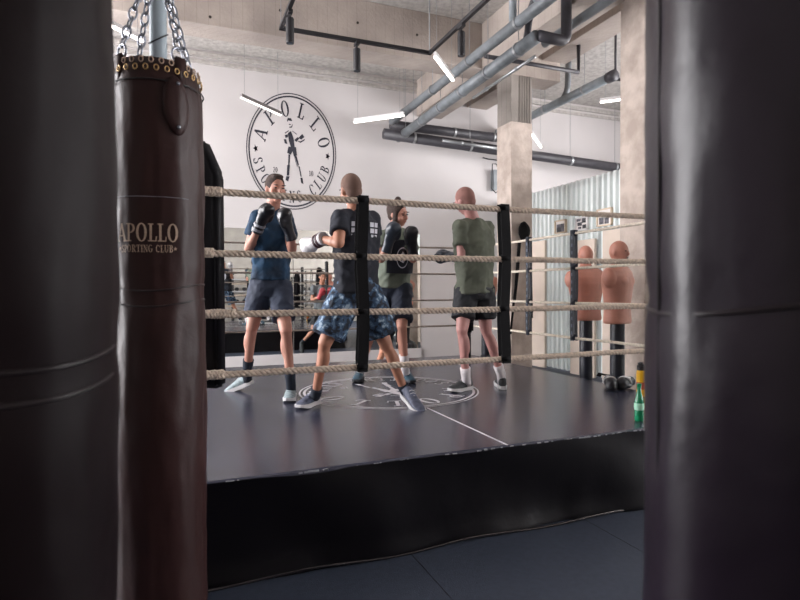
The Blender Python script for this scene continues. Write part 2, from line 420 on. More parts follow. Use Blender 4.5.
# beams
def beam(label, lo, hi, m=None, holes=()):
    bm = box(BM(), lo, hi, .01); o = obj('concrete_beam', bm, m or M['beam'])
    o['kind'] = 'structure'
    if holes:
        bm = BM()
        for (p, ax) in holes:
            a = V(p); d = V(ax)
            tube(bm, [a, a+d*.006], .018, 10)  # flat dark disc on the face, coloured like the hollow's shade
        obj('tie_hole', bm, M['hole_shade'], o)
    return o
beam('', (XL, 7.55, 4.76), (5.83, 7.97, ZC), holes=[((x, 7.545, z), (0, -1, 0)) for x, z in ((.45, 5.12), (.45, 4.86), (1.33, 5.1), (2.4, 5.12), (3.3, 5.1), (-.6, 5.1))])
beam('', (4.38, -4, 4.76), (4.9, 7.55, ZC), holes=[((4.375, y, 5.1), (-1, 0, 0)) for y in (4.2, 5.2, 6.3, 7.1)])
beam('', (4.38, 7.97, 4.76), (4.9, YB, ZC), holes=[((4.375, 9.0, 5.0), (-1, 0, 0))])
beam('', (5.48, 7.97, 5.06), (5.94, YB, ZC))
beam('', (5.48, -4, 5.06), (5.94, 7.55, ZC), holes=[((5.475, y, 5.25), (-1, 0, 0)) for y in (4.6, 6.1)])
def column(x0, x1, y0, y1, zs, zt, label):
    bm = box(BM(), (x0, y0, 0), (x1, y1, zs), .008)
    o = obj('concrete_column', bm, M['column']); o['kind'] = 'structure'
    if zt > zs:
        bm = box(BM(), (x0+.006, y0+.006, zs), (x1-.006, y1-.006, zt))
        if y0 > 6:
            for k in range(5): box(bm, (x1-.05-k*.045, y0-.006, zs), (x1-.03-k*.045, y0+.01, zt))
        obj('unplastered_top', bm, M['column_top'], o)
    return o
column(4.9, 5.29, 7.55, 7.97, 4.03, 4.76, '')
column(4.905, 5.29, 4.85, 5.24, ZC, ZC, '')
bm = BM()                                                        # chipped corner of the near column
random.seed(3)
for k in range(60):
    z = .6+k*.075+random.uniform(-.02, .02); r = random.uniform(.008, .022)
    ellip(bm, (4.905, 4.853, z), (r*.6, r*.6, r*1.7), sub=1)
fz = struct('trim_3', bm, M['column'])

# ------------------------------------------------------------------ mirror and emblem on the back wall
bm = BM()
mr = thing('wall_mirror', 'long frameless mirror running low along the white back wall', 'mirror', loc=(0, 0, 0))
for k, (x0, x1) in enumerate(((-3.0, -.52), (-.51, 1.96), (1.97, 4.44))):
    bm = box(BM(), (x0, YB-.012, .27), (x1, YB-.002, 2.48)); obj('mirror_panel', bm, M['mirror'], mr)
bm = box(BM(), (-3.02, YB-.03, .0), (4.46, YB-.001, .27)); struct('baseboard_back', bm, M['wall'])
em = thing('wall_emblem', 'oval black boxing club emblem painted high on the white wall', 'wall emblem', loc=(0, 0, 0))
ec = V((1.97, YB-.003, 1.4+(290.5-152)/56.0))
emblem(em, lambda x, y, h: V((ec.x+x*.80, ec.y-h*.5, ec.z+y*1.03)), M['black_print'], .002)

# partition of ribbed translucent sheet
bm = BM(); y = 2.0; pr = []
while y < YB-.03:
    k = len(pr) % 4; pr.append((6.2+(0 if k < 2 else .055), y)); y += (.05 if k in (0, 2) else .012)
vs = [[bm.verts.new(c) for c in ((x, y, .02), (x, y, 3.2), (x+.006, y, 3.2), (x+.006, y, .02))] for x, y in pr]
for a, b_ in zip(vs, vs[1:]):
    for k in range(4): bm.faces.new((a[k], b_[k], b_[(k+1) % 4], a[(k+1) % 4]))
bm.faces.new(vs[0]); bm.faces.new(vs[-1][::-1])
part = obj('ribbed_partition', bm, M['ribbed']); tag(part, 'translucent ribbed sheet partition behind the boxing dummies', 'partition')
bm = BM()
for yy in (8.72, 7.0, 5.2): box(bm, (6.27, yy, 0), (6.33, yy+.07, 3.2))
box(bm, (6.26, 2, 3.12), (6.33, YB, 3.2)); obj('stud_frame', bm, M['alu'], part)
for (y0, y1, top, lab) in ((8.36, 9.6, 2.28, 'beige board leaning on ribbed sheeting, nearest the far column'), (7.08, 7.66, 2.2, 'beige board on ribbed sheeting behind the left dummy'), (5.3, 6.9, 2.3, 'pale board on ribbed sheeting behind the dummy with visible face')):
    bm = box(BM(), (6.12, y0, 0), (6.165, y1, top), .006); o = obj('leaning_board', bm, M['door_beige'])
    tag(o, lab, 'board', 'boards against the ribbed partition')
# framed photographs on the partition
def picture(px0, px1, py0, py1, lab, frame, n):
    def at(px, py):
        d = F + R*((px-400)/FP) + U*((300-py)/FP); t = 6.17/d.x; return CAM+d*t
    a = at(px0, py1); c = at(px1, py0)
    y0, y1, z0, z1 = min(a.y, c.y), max(a.y, c.y), a.z, c.z
    t = thing('framed_picture', lab, 'picture', 'framed pictures on the ribbed partition', loc=(0, 0, 0))
    bm = BM(); w = .02
    for lo, hi in (((y0, z0), (y1, z0+w)), ((y0, z1-w), (y1, z1)), ((y0, z0), (y0+w, z1)), ((y1-w, z0), (y1, z1))):
        box(bm, (6.155, lo[0], lo[1]), (6.195, hi[0], hi[1]))
    obj('frame', bm, frame, t)
    bm = box(BM(), (6.175, y0+w, z0+w), (6.195, y1-w, z1-w)); obj('mount', bm, M['white_mat'], t)
    bm = BM(); ww = (y1-y0)*.24; zz = (z1-z0)
    if n == 1: box(bm, (6.17, y0+ww*.8, z0+zz*.1), (6.1752, y1-ww*.6, z1-zz*.3))
    if n == 2:
        for (a_, b_, c_, d_) in ((.15, .45, .1, .4), (.5, .85, .35, .62), (.2, .5, .55, .9), (.6, .9, .7, .93), (.55, .8, .08, .28)):
            box(bm, (6.17, y0+(y1-y0)*a_, z0+zz*c_), (6.1752, y0+(y1-y0)*b_, z0+zz*d_))
    if n == 3:
        for (a_, b_) in ((.22, .5), (.56, .86)): box(bm, (6.17, y0+(y1-y0)*a_, z0+zz*.12), (6.1752, y0+(y1-y0)*b_, z0+zz*.5))
    obj('photo_print', bm, M['photo'], t)
picture(555, 566, 219, 234, 'leftmost small framed picture with one dark photo on ribbed sheeting', M['wood'], 1)
picture(575.5, 588, 216, 231, 'middle framed picture with several dark figures on ribbed sheeting', M['led_body'], 2)
picture(597, 612, 207, 227, 'tallest framed picture with blank top and two small figures', M['wood'], 3)

# ------------------------------------------------------------------ ring platform
RX0, RX1, RY0, RY1 = -.05, 3.455, 3.15, 6.34
PX0, PX1, PY0, PY1, PZ = -.42, 3.83, 2.775, 6.9, .5
ring = thing('ring_platform', 'raised boxing ring platform with black vinyl skirt and dark shiny floor', 'boxing ring', loc=(1.7, 4.8, 0))
def local(o, par):
    """shift a child built in world coordinates under its empty"""
    o.matrix_parent_inverse = Matrix.Translation(-par.location)
    return o
_obj, _fused = obj, fused
def obj(name, bm, m, parent=None, **k):
    o = _obj(name, bm, m, parent, **k)
    if parent: o.matrix_parent_inverse = Matrix.Translation(-root_loc(parent))
    return o
def root_loc(o):
    return o.location if o.parent is None else V((0, 0, 0))
def fused(name, bm, m, parent=None, **k):
    o = _fused(name, bm, m, parent, **k)
    if parent: o.matrix_parent_inverse = Matrix.Translation(-root_loc(parent))
    return o
bm = box(BM(), (PX0, PY0, PZ-.06), (PX1, PY1, PZ), .02)
obj('canvas', bm, M['canvas'], ring)
# skirt: gathered black vinyl hanging round the platform
bm = BM(); per = []
def side(a, b_, nrm, n):
    for i in range(n):
        t = i/n; p = V(a).lerp(V(b_), t); per.append((p, V(nrm), t))
side((PX0, PY0, 0), (PX1, PY0, 0), (0, -1, 0), 90); side((PX1, PY0, 0), (PX1, PY1, 0), (1, 0, 0), 60)
side((PX1, PY1, 0), (PX0, PY1, 0), (0, 1, 0), 60); side((PX0, PY1, 0), (PX0, PY0, 0), (-1, 0, 0), 60)
rows = [0, .03, .07, .14, .22, .3, .38, .44, .478, .497]
grid = []
for j, z in enumerate(rows):
    ring_ = []
    for (p, nr, t) in per:
        k = (z/.5)
        nz_ = noise.noise(V((p.x*1.6, p.y*1.6, z*1.8+p.x*.8)))
        off = .012+(.055*nz_*(1-k**3)) + .012*noise.noise(V((p.x*7, p.y*7, z*3)))*(1-k) + (.012 if z < .05 else 0)
        off = max(off, -.02)
        ring_.append(bm.verts.new((p.x+nr.x*off, p.y+nr.y*off, max(.003, z - .02*(k**4)*abs(noise.noise(V((p.x*2.3, p.y, 3))))))))
    grid.append(ring_)
for A, B in zip(grid, grid[1:]):
    n_ = len(A)
    for k in range(n_): bm.faces.new((A[k], A[(k+1) % n_], B[(k+1) % n_], B[k]))
obj('skirt', bm, M['skirt'], ring, smooth=True)
bm = BM()                                                       # tube along the skirt's foot, lightened to imitate the hem's bright reflection
pts = [V((PX0+(PX1-PX0)*t, PY0-.035-.012*math.sin(t*23), .012+.006*math.sin(t*31))) for t in [i/80 for i in range(81)]]
tube(bm, pts, .008, 8); obj('hem_streak', bm, M['hem'], ring, smooth=True)
bm = BM(); box(bm, (PX0+.1, PY0+.1, 0), (PX1-.1, PY1-.1, PZ-.06)); obj('inner_frame', bm, M['black_metal'], ring)
cc = V((1.78, 4.72, PZ+.0006))
class _P: pass
floor_em = thing('tmp_root', 'x', 'x'); 
emblem(floor_em, lambda x, y, h: V((cc.x-x*.80, cc.y-y*.80, cc.z+h)), M['white_print'], .0012)
bmj = BM()
for ch in [x for x in bpy.data.objects if x.parent == floor_em]:
    bmj.from_mesh(ch.data); bpy.data.objects.remove(ch)
bpy.data.objects.remove(floor_em)
o = obj('canvas_emblem', bmj, M['white_print'], ring); o['label'] = 'white round club emblem printed on the dark ring floor'
bm = BM(); box(bm, (1.775, PY0+.01, PZ), (1.787, cc.y-.82, PZ+.0015)); obj('canvas_line', bm, M['white_print'], ring)
# scuffs on the front lip
bm = BM(); random.seed(11)
for k in range(70):
    x = PX0+.3+random.random()*(PX1-PX0-.4); l = random.uniform(.006, .03)
    box(bm, (x, PY0-.0022, PZ-.012), (x+l, PY0+.006, PZ-.008+random.random()*.004))
obj('worn_edge', bm, M['cuff_grey'], ring)['kind'] = 'stuff'

# ------------------------------------------------------------------ posts, pads, ropes
ZR = [PZ+.4525+.325*k for k in range(4)]
corners = [((RX0-.1, RY0-.06), (RX0+.15, RY0+.19), 'front left', 'beside the lettered hanging bag'), ((RX1+.17, RY0-.17), (RX1-.03, RY0+.04), 'front right', 'behind the dark bag on the right'),
           ((RX1+.05, RY1+.08), (RX1-.09, RY1-.12), 'back right', 'behind the man in black shorts'), ((RX0-.09, RY1+.09), (RX0+.13, RY1-.13), 'back left', 'nearest the mirror')]
for (p, q, nm, wh) in corners:
    hw = {'front left': .19, 'front right': .1, 'back right': .1, 'back left': .15}[nm]
    bm = BM(); lathe(bm, [(.045, PZ), (.045, 2.1), (.04, 2.12)], (p[0], p[1], 0), 20)
    lathe(bm, [(.11, PZ), (.11, PZ+.015), (.05, PZ+.03)], (p[0], p[1], 0), 20)
    o = po = obj('ring_post', bm, M['black_metal'], None, smooth=False); tag(o, 'black steel ring corner post ' + wh, 'ring post', 'ring corner posts')
    d = (V((q[0], q[1], 0))-V((p[0], p[1], 0))).normalized(); a = V((-d.y, d.x, 0)); c = V((q[0], q[1], 0))
    z0, z1 = .87, (2.23 if nm == 'front left' else 1.98)
    bm = BM()
    prof = [(-hw, z0), (hw, z0), (hw, z1-.2), (hw*.45, z1), (-hw*.45, z1), (-hw, z1-.2)]
    fr = [bm.verts.new(c + a*x + d*.05 + V((0, 0, z))) for x, z in prof]; bk = [bm.verts.new(c + a*x - d*.05 + V((0, 0, z))) for x, z in prof]
    bm.faces.new(fr); bm.faces.new(bk[::-1])
    for k in range(6): bm.faces.new((fr[k], bk[k], bk[(k+1) % 6], fr[(k+1) % 6]))
    bmesh.ops.bevel(bm, geom=list(bm.edges), offset=.022, segments=3, affect='EDGES')
    o = obj('corner_pad', bm, M['pad'], None, smooth=True); tag(o, 'tall black corner cushion ' + wh, 'corner pad', 'ring corner pads')
    for z in ZR:
        bm = BM(); tube(bm, [V((p[0], p[1], z)), V((q[0], q[1], z))-d*.045], .012, 8); obj('turnbuckle', bm, M['steel'], po)

def rope(p0, p1, m, label, r=.0195, pitch=.085, seg=9, sag=.006, splice=None):
    p0, p1 = V(p0), V(p1); L_ = (p1-p0).length; n = int(L_/pitch*seg); d = (p1-p0).normalized(); a, b_ = frame_of(d)
    bm = BM()
    for s in range(3):
        pts = []
        for i in range(n+1):
            t = i/n; ph = 2*PI*(t*L_/pitch)+s*2*PI/3
            w = V((0, 0, -sag*4*t*(1-t)))+V((0, 0, .003*noise.noise(V((t*L_*2.5, s*0, p0.z*9)))))
            pts.append(p0.lerp(p1, t)+w+a*math.cos(ph)*r*.5+b_*math.sin(ph)*r*.5)
        tube(bm, pts, r*.56, 6)
    o = obj('ring_rope', bm, m, None, smooth=True); tag(o, label, 'rope', 'ropes of the boxing ring')
    for (e, dd, ln) in (splice or []):
        bm = BM()
        for s in range(4):
            for hnd in (1, -1):
                pts = [e+dd*(ln*i/20)+a*math.cos(hnd*2*PI*ln*i/20/.07+s*PI/2)*r*1.05+b_*math.sin(hnd*2*PI*ln*i/20/.07+s*PI/2)*r*1.05 for i in range(21)]
                tube(bm, pts, r*.42, 6)
        c = obj('splice', bm, M['rope_pale'] if m != M['rope'] else m, o, smooth=True); c['label'] = 'thick braided end of the rope'
    return o
lev = ['lowest', 'second lowest', 'second highest', 'topmost']
for k, z in enumerate(ZR):
    ln = (.15, .21, .10, .145)[k]
    rope((RX0, RY0, z), (RX1, RY0, z), M['rope'], '%s of the four thick tan ropes across the front of the ring' % lev[k], splice=[(V((RX0+.05, RY0, z)), V((1, 0, 0)), ln+.09)])
    rope((RX1, RY0, z), (RX1, RY1, z), M['rope_pale'], '%s pale rope on the right side of the ring, before the dummies' % lev[k], r=.0135, seg=8)
    rope((RX1, RY1, z), (RX0, RY1, z), M['rope_dim'], '%s thin rope on the far side of the ring, before the mirror' % lev[k], r=.0115, seg=7)
    rope((RX0, RY1, z), (RX0, RY0, z), M['rope_dim'], '%s rope on the left side of the ring, behind the hanging bag' % lev[k], r=.0115, seg=6)
def strap(x, y, axis, m, label, w=.034, wob=.006):
    """flat webbing tying the four ropes together"""
    bm = BM(); n = 60; rows_ = []
    z0, z1 = ZR[0]-.03, ZR[3]+.025
    ax = V((1, 0, 0)) if axis == 'x' else V((0, 1, 0)); nn = V((0, -1, 0)) if axis == 'x' else V((-1, 0, 0))
    for i in range(n+1):
        z = z0+(z1-z0)*i/n
        near = min(abs(z-q) for q in ZR)
        ww = w*(1-.12*math.exp(-(near/.03)**2)); dx = wob*math.sin(z*9+x*3)
        rows_.append((V((x, y, z))+ax*dx, ww))
    for s in (.024, -.024):
        vs = []
        for c, ww in rows_: vs.append((bm.verts.new(c+ax*ww+nn*s), bm.verts.new(c-ax*ww+nn*s), bm.verts.new(c-ax*ww+nn*(s*.8)), bm.verts.new(c+ax*ww+nn*(s*.8))))
        for A, B in zip(vs, vs[1:]):
            for k in range(4): bm.faces.new((A[k], A[(k+1) % 4], B[(k+1) % 4], B[k]))
        bm.faces.new(vs[0]); bm.faces.new(vs[-1][::-1])
    o = obj('rope_spacer', bm, m, None); tag(o, label, 'strap', 'straps tying the ring ropes')
    for z in ZR:
        bm = BM(); c = V((x, y, z))+ax*wob*math.sin(z*9+x*3)
        boxm(bm, Matrix.Translation(c), (w*2.1 if axis == 'x' else .062, .062 if axis == 'x' else w*2.1, .052), .012)
        obj('wrap', bm, m, o, smooth=True)
    return o
strap(1.02, RY0, 'x', M['strap'], 'wide black strap tying the front ropes, across the back of the man in black', .033)
strap(1.99, RY0, 'x', M['strap'], 'wide black strap tying the front ropes beside the concrete column', .034)
s3 = strap(RX1, 4.99, 'y', M['strap_blue'], 'dark strap on the right side ropes, just right of the far column', .022)
s4 = strap(RX1, 4.27, 'y', M['strap_blue'], 'navy stitched strap on the right side ropes before the left dummy', .026)
for s_, yy in ((s3, 4.99), (s4, 4.27)):
    for k in range(14): obj('stitch', box(BM(), (RX1-.0275, yy-.004, .98+k*.068), (RX1-.0245, yy+.004, 1.01+k*.068)), M['stitch'], s_)

# ------------------------------------------------------------------ punching bags
def bag_body(bm, c, r, z0, z1, n=72, nz=60, seam_ang=None, creases=(), ph=0):
    rings = []
    for j in range(nz+1):
        z = z0+(z1-z0)*j/nz; t = j/nz; ring_ = []
        e = 1.0
        if t > .94: e = 1-.13*((t-.94)/.06)**2
        if t < .03: e = 1-.25*((.03-t)/.03)**2
        for k in range(n):
            a = 2*PI*k/n
            w = .010*noise.noise(V((math.cos(a)*1.6+ph, math.sin(a)*1.6, z*1.7)))+.004*noise.noise(V((math.cos(a)*5+ph, math.sin(a)*5, z*9)))
            for cz in creases: w -= .005*math.exp(-((z-cz-.012*math.sin(a*2+ph))/.016)**2)
            if seam_ang is not None:
                da = abs((a-seam_ang+PI) % (2*PI)-PI); w -= .008*math.exp(-(da/.03)**2)
            rr = (r+w)*e
            ring_.append(bm.verts.new((c[0]+rr*math.cos(a), c[1]+rr*math.sin(a), z)))
        rings.append(ring_)
    for A, B in zip(rings, rings[1:]):
        for k in range(n): bm.faces.new((A[k], A[(k+1) % n], B[(k+1) % n], B[k]))
    bm.faces.new(rings[0][::-1]); bm.faces.new(rings[-1])
def ang_to_cam(c): return math.atan2(-c[1], -c[0])
def chain(bm, p, q, ln=.05, wr=.0042, w=.0135):
    p, q = V(p), V(q); d = (q-p); n = int(d.length/(ln*.78)); d.normalize(); a, b_ = frame_of(d)
    for i in range(n):
        c = p+d*(ln*.78*(i+.5)); s = a if i % 2 == 0 else b_
        pts = [c+d*math.cos(t)*(ln/2-(.006 if abs(math.cos(t)) < .5 else 0))+s*math.sin(t)*w for t in [2*PI*k/14 for k in range(14)]]
        tube(bm, pts, wr, 6, closed=True)
def bag(c, r, z0, z1, m, label, seam=None, creases=(), name='punching_bag', top=True, ph=0, n=72):
    t = thing(name, label, 'punching bag', 'punching bags hanging in the foreground', loc=(c[0], c[1], z0))
    bm = BM(); bag_body(bm, c, r, z0, z1, seam_ang=seam, creases=creases, ph=ph, n=n); obj('bag_body', bm, m, t, smooth=True)
    if seam is not None:
        bm = BM(); tube(bm, [V((c[0]+(r-.003)*math.cos(seam), c[1]+(r-.003)*math.sin(seam), z0+.03+(z1-z0-.06)*i/40)) for i in range(41)], .0022, 6); obj('seam', bm, M['seam'], t)
    # belt of piping
    for cz in creases:
        bm = BM(); tube(bm, [V((c[0]+(r-.003)*math.cos(a), c[1]+(r-.003)*math.sin(a), cz+.012*math.sin(a*2+ph)-.012)) for a in [2*PI*k/60 for k in range(60)]], .0035, 6, closed=True); obj('piping', bm, M['crease'], t, smooth=True)
    apex = V((c[0], c[1], z1+.46))
    for k in range(4):
        a = (ang_to_cam(c)+PI/4+PI/2*k) if name == 'x' else (ang_to_cam(c)+.55+PI/2*k)
        rim = V((c[0]+(r*.87-.004)*math.cos(a), c[1]+(r*.87-.004)*math.sin(a), z1+.015))
        bm = BM(); chain(bm, rim+V((0, 0, .03)), apex); obj('chain', bm, M['steel'], t, smooth=True)
        rad = V((math.cos(a), math.sin(a), 0)); tg = V((-math.sin(a), math.cos(a), 0))
        bm = BM(); tube(bm, [rim+tg*.026*math.sin(u)+V((0, 0, .01+.026*math.cos(u))) for u in [2*PI*i/18 for i in range(18)]], .0045, 7, closed=True)
        obj('hanging_ring', bm, M['steel'], t, smooth=True)
        bm = BM(); mt = Matrix((( *tg, ),( *rad, ),(0, 0, 1))).transposed().to_4x4(); mt.translation = rim+rad*.011+V((0, 0, -.055)); boxm(bm, mt, (.046, .012, .11), .005); obj('ring_tab', bm, m, t, smooth=True)
    bm = BM(); tube(bm, [apex+V((.03*math.sin(u), 0, .02+.03*math.cos(u))) for u in [2*PI*i/18 for i in range(18)]], .006, 8, closed=True)
    tube(bm, [apex+V((0, 0, .045)), V((c[0], c[1], (4.755 if 4.38 < c[0] < 4.9 else ZC)))], .008, 8); obj('suspension_rod', bm, M['steel'], t, smooth=True)
    return t
# the lettered bag
B2 = W(160, 300, 2.1); B2c = (B2.x, B2.y); B2r = .158; zt = 2.215
ac = ang_to_cam(B2c)
tb = bag(B2c, B2r, .16, zt, M['bag'], 'brown leather punching bag with gold lettering hanging by chains', creases=(1.425, 1.37), ph=2.1, n=96)
def on_bag(x, z, h): 
    a = ac+x/B2r; rr = B2r+.0035+h+.010*noise.noise(V((math.cos(a)*1.6+2.1, math.sin(a)*1.6, z*1.7)))+.004*noise.noise(V((math.cos(a)*5+2.1, math.sin(a)*5, z*9)))
    return V((B2c[0]+rr*math.cos(a), B2c[1]+rr*math.sin(a), z))
tx = -.043
bm = BM(); 
def subdiv_word(text, cx, cz, h, w):
    word(bm, text, cx, cz, h, w, lambda x, y, hh: on_bag(x, y, .0), 0, gap=.06)
subdiv_word('APOLLO', tx, 1.572, .062, .207); subdiv_word('*SPORTING CLUB*', tx, 1.535, .025, .2)
obj('lettering', bm, M['gold'], tb)
bm = BM(); tube(bm, [on_bag(-.17+.27*i/30, 1.727, .0) for i in range(31)], .0009, 5); obj('stitch_line', bm, M['cuff_grey'], tb)
# lacing eyelets round the rim
for rw, zz, cnt in ((0, zt-.042, 28), (1, zt-.014, 28)):
    bm = BM()
    for k in range(cnt):
        a = 2*PI*(k+rw*.5)/cnt; tt = (zz-.16)/(zt-.16); rr = B2r*(1-.13*max(0, (tt-.94)/.06)**2)+.004
        c = V((B2c[0]+rr*math.cos(a), B2c[1]+rr*math.sin(a), zz)); nn = V((math.cos(a), math.sin(a), 0)); tg = V((-math.sin(a), math.cos(a), 0))
        tube(bm, [c+tg*.0075*math.cos(u)+V((0, 0, .0095*math.sin(u)))+nn*.002 for u in [2*PI*i/12 for i in range(12)]], .0022, 6, closed=True)
    obj('eyelet_row', bm, M['brass'] if not rw else M['gold'], tb, smooth=True)
bm = BM(); tube(bm, [V((B2c[0]+(B2r+.002)*math.cos(a), B2c[1]+(B2r+.002)*math.sin(a), zt-.085)) for a in [2*PI*k/72 for k in range(72)]], .0028, 6, closed=True); obj('rim_seam', bm, M['seam'], tb, smooth=True)
# oval handle flap with two rivets
bm = BM(); n_ = 24; zc = 2.05; xc = .062; out_ = []
lens = []
for i in range(n_): 
    u = 2*PI*i/n_; lens.append((xc+.049*math.sin(u)*(1-.15*math.cos(u)**2)+.008*math.cos(u)*-.6, zc+.104*math.cos(u)))
rings = []
for s, h in ((1, 0), (.95, .006), (.6, .009), (.15, .010)):
    rings.append([bm.verts.new(on_bag(xc+(x-xc)*s, zc+(z-zc)*s, h)) for x, z in lens])
for A, B in zip(rings, rings[1:]):
    for k in range(n_): bm.faces.new((A[k], A[(k+1) % n_], B[(k+1) % n_], B[k]))
bm.faces.new(rings[-1]); fl = obj('handle_flap', bm, M['bag'], tb, smooth=True)
for dz in (.076, -.076):
    bm = BM(); ellip(bm, on_bag(xc+.002, zc+dz, .009), (.007, .007, .007), sub=2); obj('rivet', bm, M['steel'], fl, smooth=True)
# the two near bags
A1 = V((-.266, .967)); A2 = V((.79, .527))
bag((A1.x, A1.y), .18, .2, 2.75, M['bag_dark'], 'blurred dark brown punching bag filling the left edge of the view', creases=(1.325, 1.285), ph=.4)
sa = ang_to_cam((A2.x, A2.y))
# seam seen at px 678
bag((A2.x, A2.y), .18, .2, 2.75, M['bag_purple'], 'large blurred dark punching bag with vertical seam filling the right edge', seam=sa-.98, creases=(1.39,), ph=5.2)

bm = BM(); q = W(158, 20, 2.5); lathe(bm, [(.048, 0), (.048, .012), (.036, .02), (.036, ZC)], (q.x, q.y, 0), 28)
sp = obj('steel_post', bm, M['post_blue'], None, smooth=False); tag(sp, 'pale grey steel post rising behind the lettered punching bag', 'post')
bm = BM(); tube(bm, [V((q.x+.04*math.cos(a), q.y+.04*math.sin(a), 2.52+.03*math.sin(a+1))) for a in [2*PI*k/30 for k in range(30)]], .003, 6, closed=True); obj('wire_tie', bm, M['black_metal'], sp)

# ------------------------------------------------------------------ ceiling services
def pipe(name, pts, r, m, label, clamps=0, parent=None, group='pipes under the ceiling', hang=None):
    bm = BM(); tube(bm, pts, r, 18); o = obj(name, bm, m, parent, smooth=True)
    if not parent: tag(o, label, 'pipe', group)
    a, b_ = V(pts[0]), V(pts[1] if len(pts) == 2 else pts[-1])
    for k in range(clamps):
        c = a.lerp(b_, (k+.5)/clamps); d = (b_-a).normalized()
        bm = BM(); tube(bm, [c-d*.02, c+d*.02], r+.008, 18)
        obj('pipe_clamp', bm, M['clamp'], o, smooth=False)
        if hang:
            bm = BM(); tube(bm, [c+V((0, 0, r)), V((c.x, c.y, hang))], .005, 6); obj('hanger_rod', bm, M['clamp'], o)
    return o
def bend(a, b_, c, rad, n=8):
    a, b_, c = V(a), V(b_), V(c); u = (a-b_).normalized(); v = (c-b_).normalized()
    p, q_ = b_+u*rad, b_+v*rad
    return [p*(1-t)**2+b_*2*t*(1-t)+q_*t*t for t in [i/n for i in range(n+1)]]
p1 = pipe('drain_pipe', [(3.68, 1.5, 4.47), (3.68, 9.55, 4.44)], .066, M['pipe'], 'upper of two fat grey pipes running diagonally under the ceiling', 7, hang=ZC)
p2 = [V((3.88, 9.75, 4.22)), V((3.88, 5.46, 4.30))]
p2 = pipe('drain_pipe', p2, .078, M['pipe'], 'lower fat grey pipe running diagonally down to the white wall', 6, hang=ZC)
pts = [V((3.9, 5.44, 4.31))]+bend((3.9, 5.44, 4.31), (4.3, 5.46, 4.31), (4.3, 5.46, 4.7), .1)+[V((4.3, 5.46, ZC))]
pipe('elbow_pipe', pts, .062, M['pipe_dark'], None, parent=p2)
pipe('drain_pipe', [(4.5, 6.15, 4.6), (4.5, 1.5, 4.64)], .055, M['pipe'], 'slimmer grey pipe running under the beam, right of the black elbow', 5, hang=4.755)
pipe('branch_pipe', [(3.88, 5.66, 4.33), (3.8, 5.45, 4.6), (3.74, 5.1, 4.85), (3.72, 5.0, ZC)], .04, M['pipe_dark'], None, parent=p1)
pipe('branch_pipe', [(3.67, 5.62, 4.5), (3.67, 5.62, ZC)], .045, M['pipe_light'], None, parent=p1)
pipe('branch_pipe', [(3.68, 5.15, 4.52), (3.58, 5.3, 4.8), (3.5, 5.35, ZC)], .036, M['pipe_light'], None, parent=p1)
pipe('conduit', [(4.03, 5.7, 4.19), (4.03, 7.2, 4.17)], .02, M['clamp'], None, 2, parent=p2)
pipe('wall_duct', [(3.7, 9.68, 4.43), (4.85, 9.68, 4.42), (6.3, 9.68, 4.41)], .085, M['pipe_dark'], 'upper dark duct running along the top of the white wall', 3, group='ducts along the back wall')
pipe('wall_duct', [(3.5, 9.5, 4.2), (10.5, 9.5, 3.94)], .095, M['pipe_dark'], 'lower dark duct running along the white wall', 6, group='ducts along the back wall', hang=ZC)
pipe('conduit', [(4.6, 9.36, 4.15), (6.2, 9.36, 4.09)], .03, M['clamp'], 'pale conduit slung beneath the dark wall ducts left of the column', 2)
p3 = pipe('drain_pipe', [(6.17, 10.0, 4.62), (6.17, 6.85, 4.62)], .07, M['pipe_light'], 'light grey pipe descending behind the far column, right side', 3, hang=ZC)
pipe('branch_pipe', [(6.17, 7.9, 4.66)]+bend((6.17, 7.9, 4.66), (6.17, 7.8, 4.75), (6.2, 7.8, ZC), .08)+[V((6.2, 7.8, ZC))], .05, M['pipe'], None, parent=p3)
pipe('tee_fitting', [(6.17, 6.84, 4.62), (6.17, 6.7, 4.62)], .085, M['pipe_dark'], None, parent=p3)
pipe('thin_pipe', [(6.17, 6.78, 4.6), (7.4, 6.78, 4.6)], .022, M['pipe_dark'], None, parent=p3)
pipe('thin_pipe', [(6.2, 6.72, 4.66), (6.2, 6.72, ZC)], .018, M['pipe_dark'], None, parent=p3)
pipe('track_pipe', [(4.05, 6.9, 4.66), (5.66, 6.9, 4.66), (5.66, 6.9, 5.06)], .03, M['pipe_dark'], 'dark horizontal pipe passing before the top of the far column', 0)
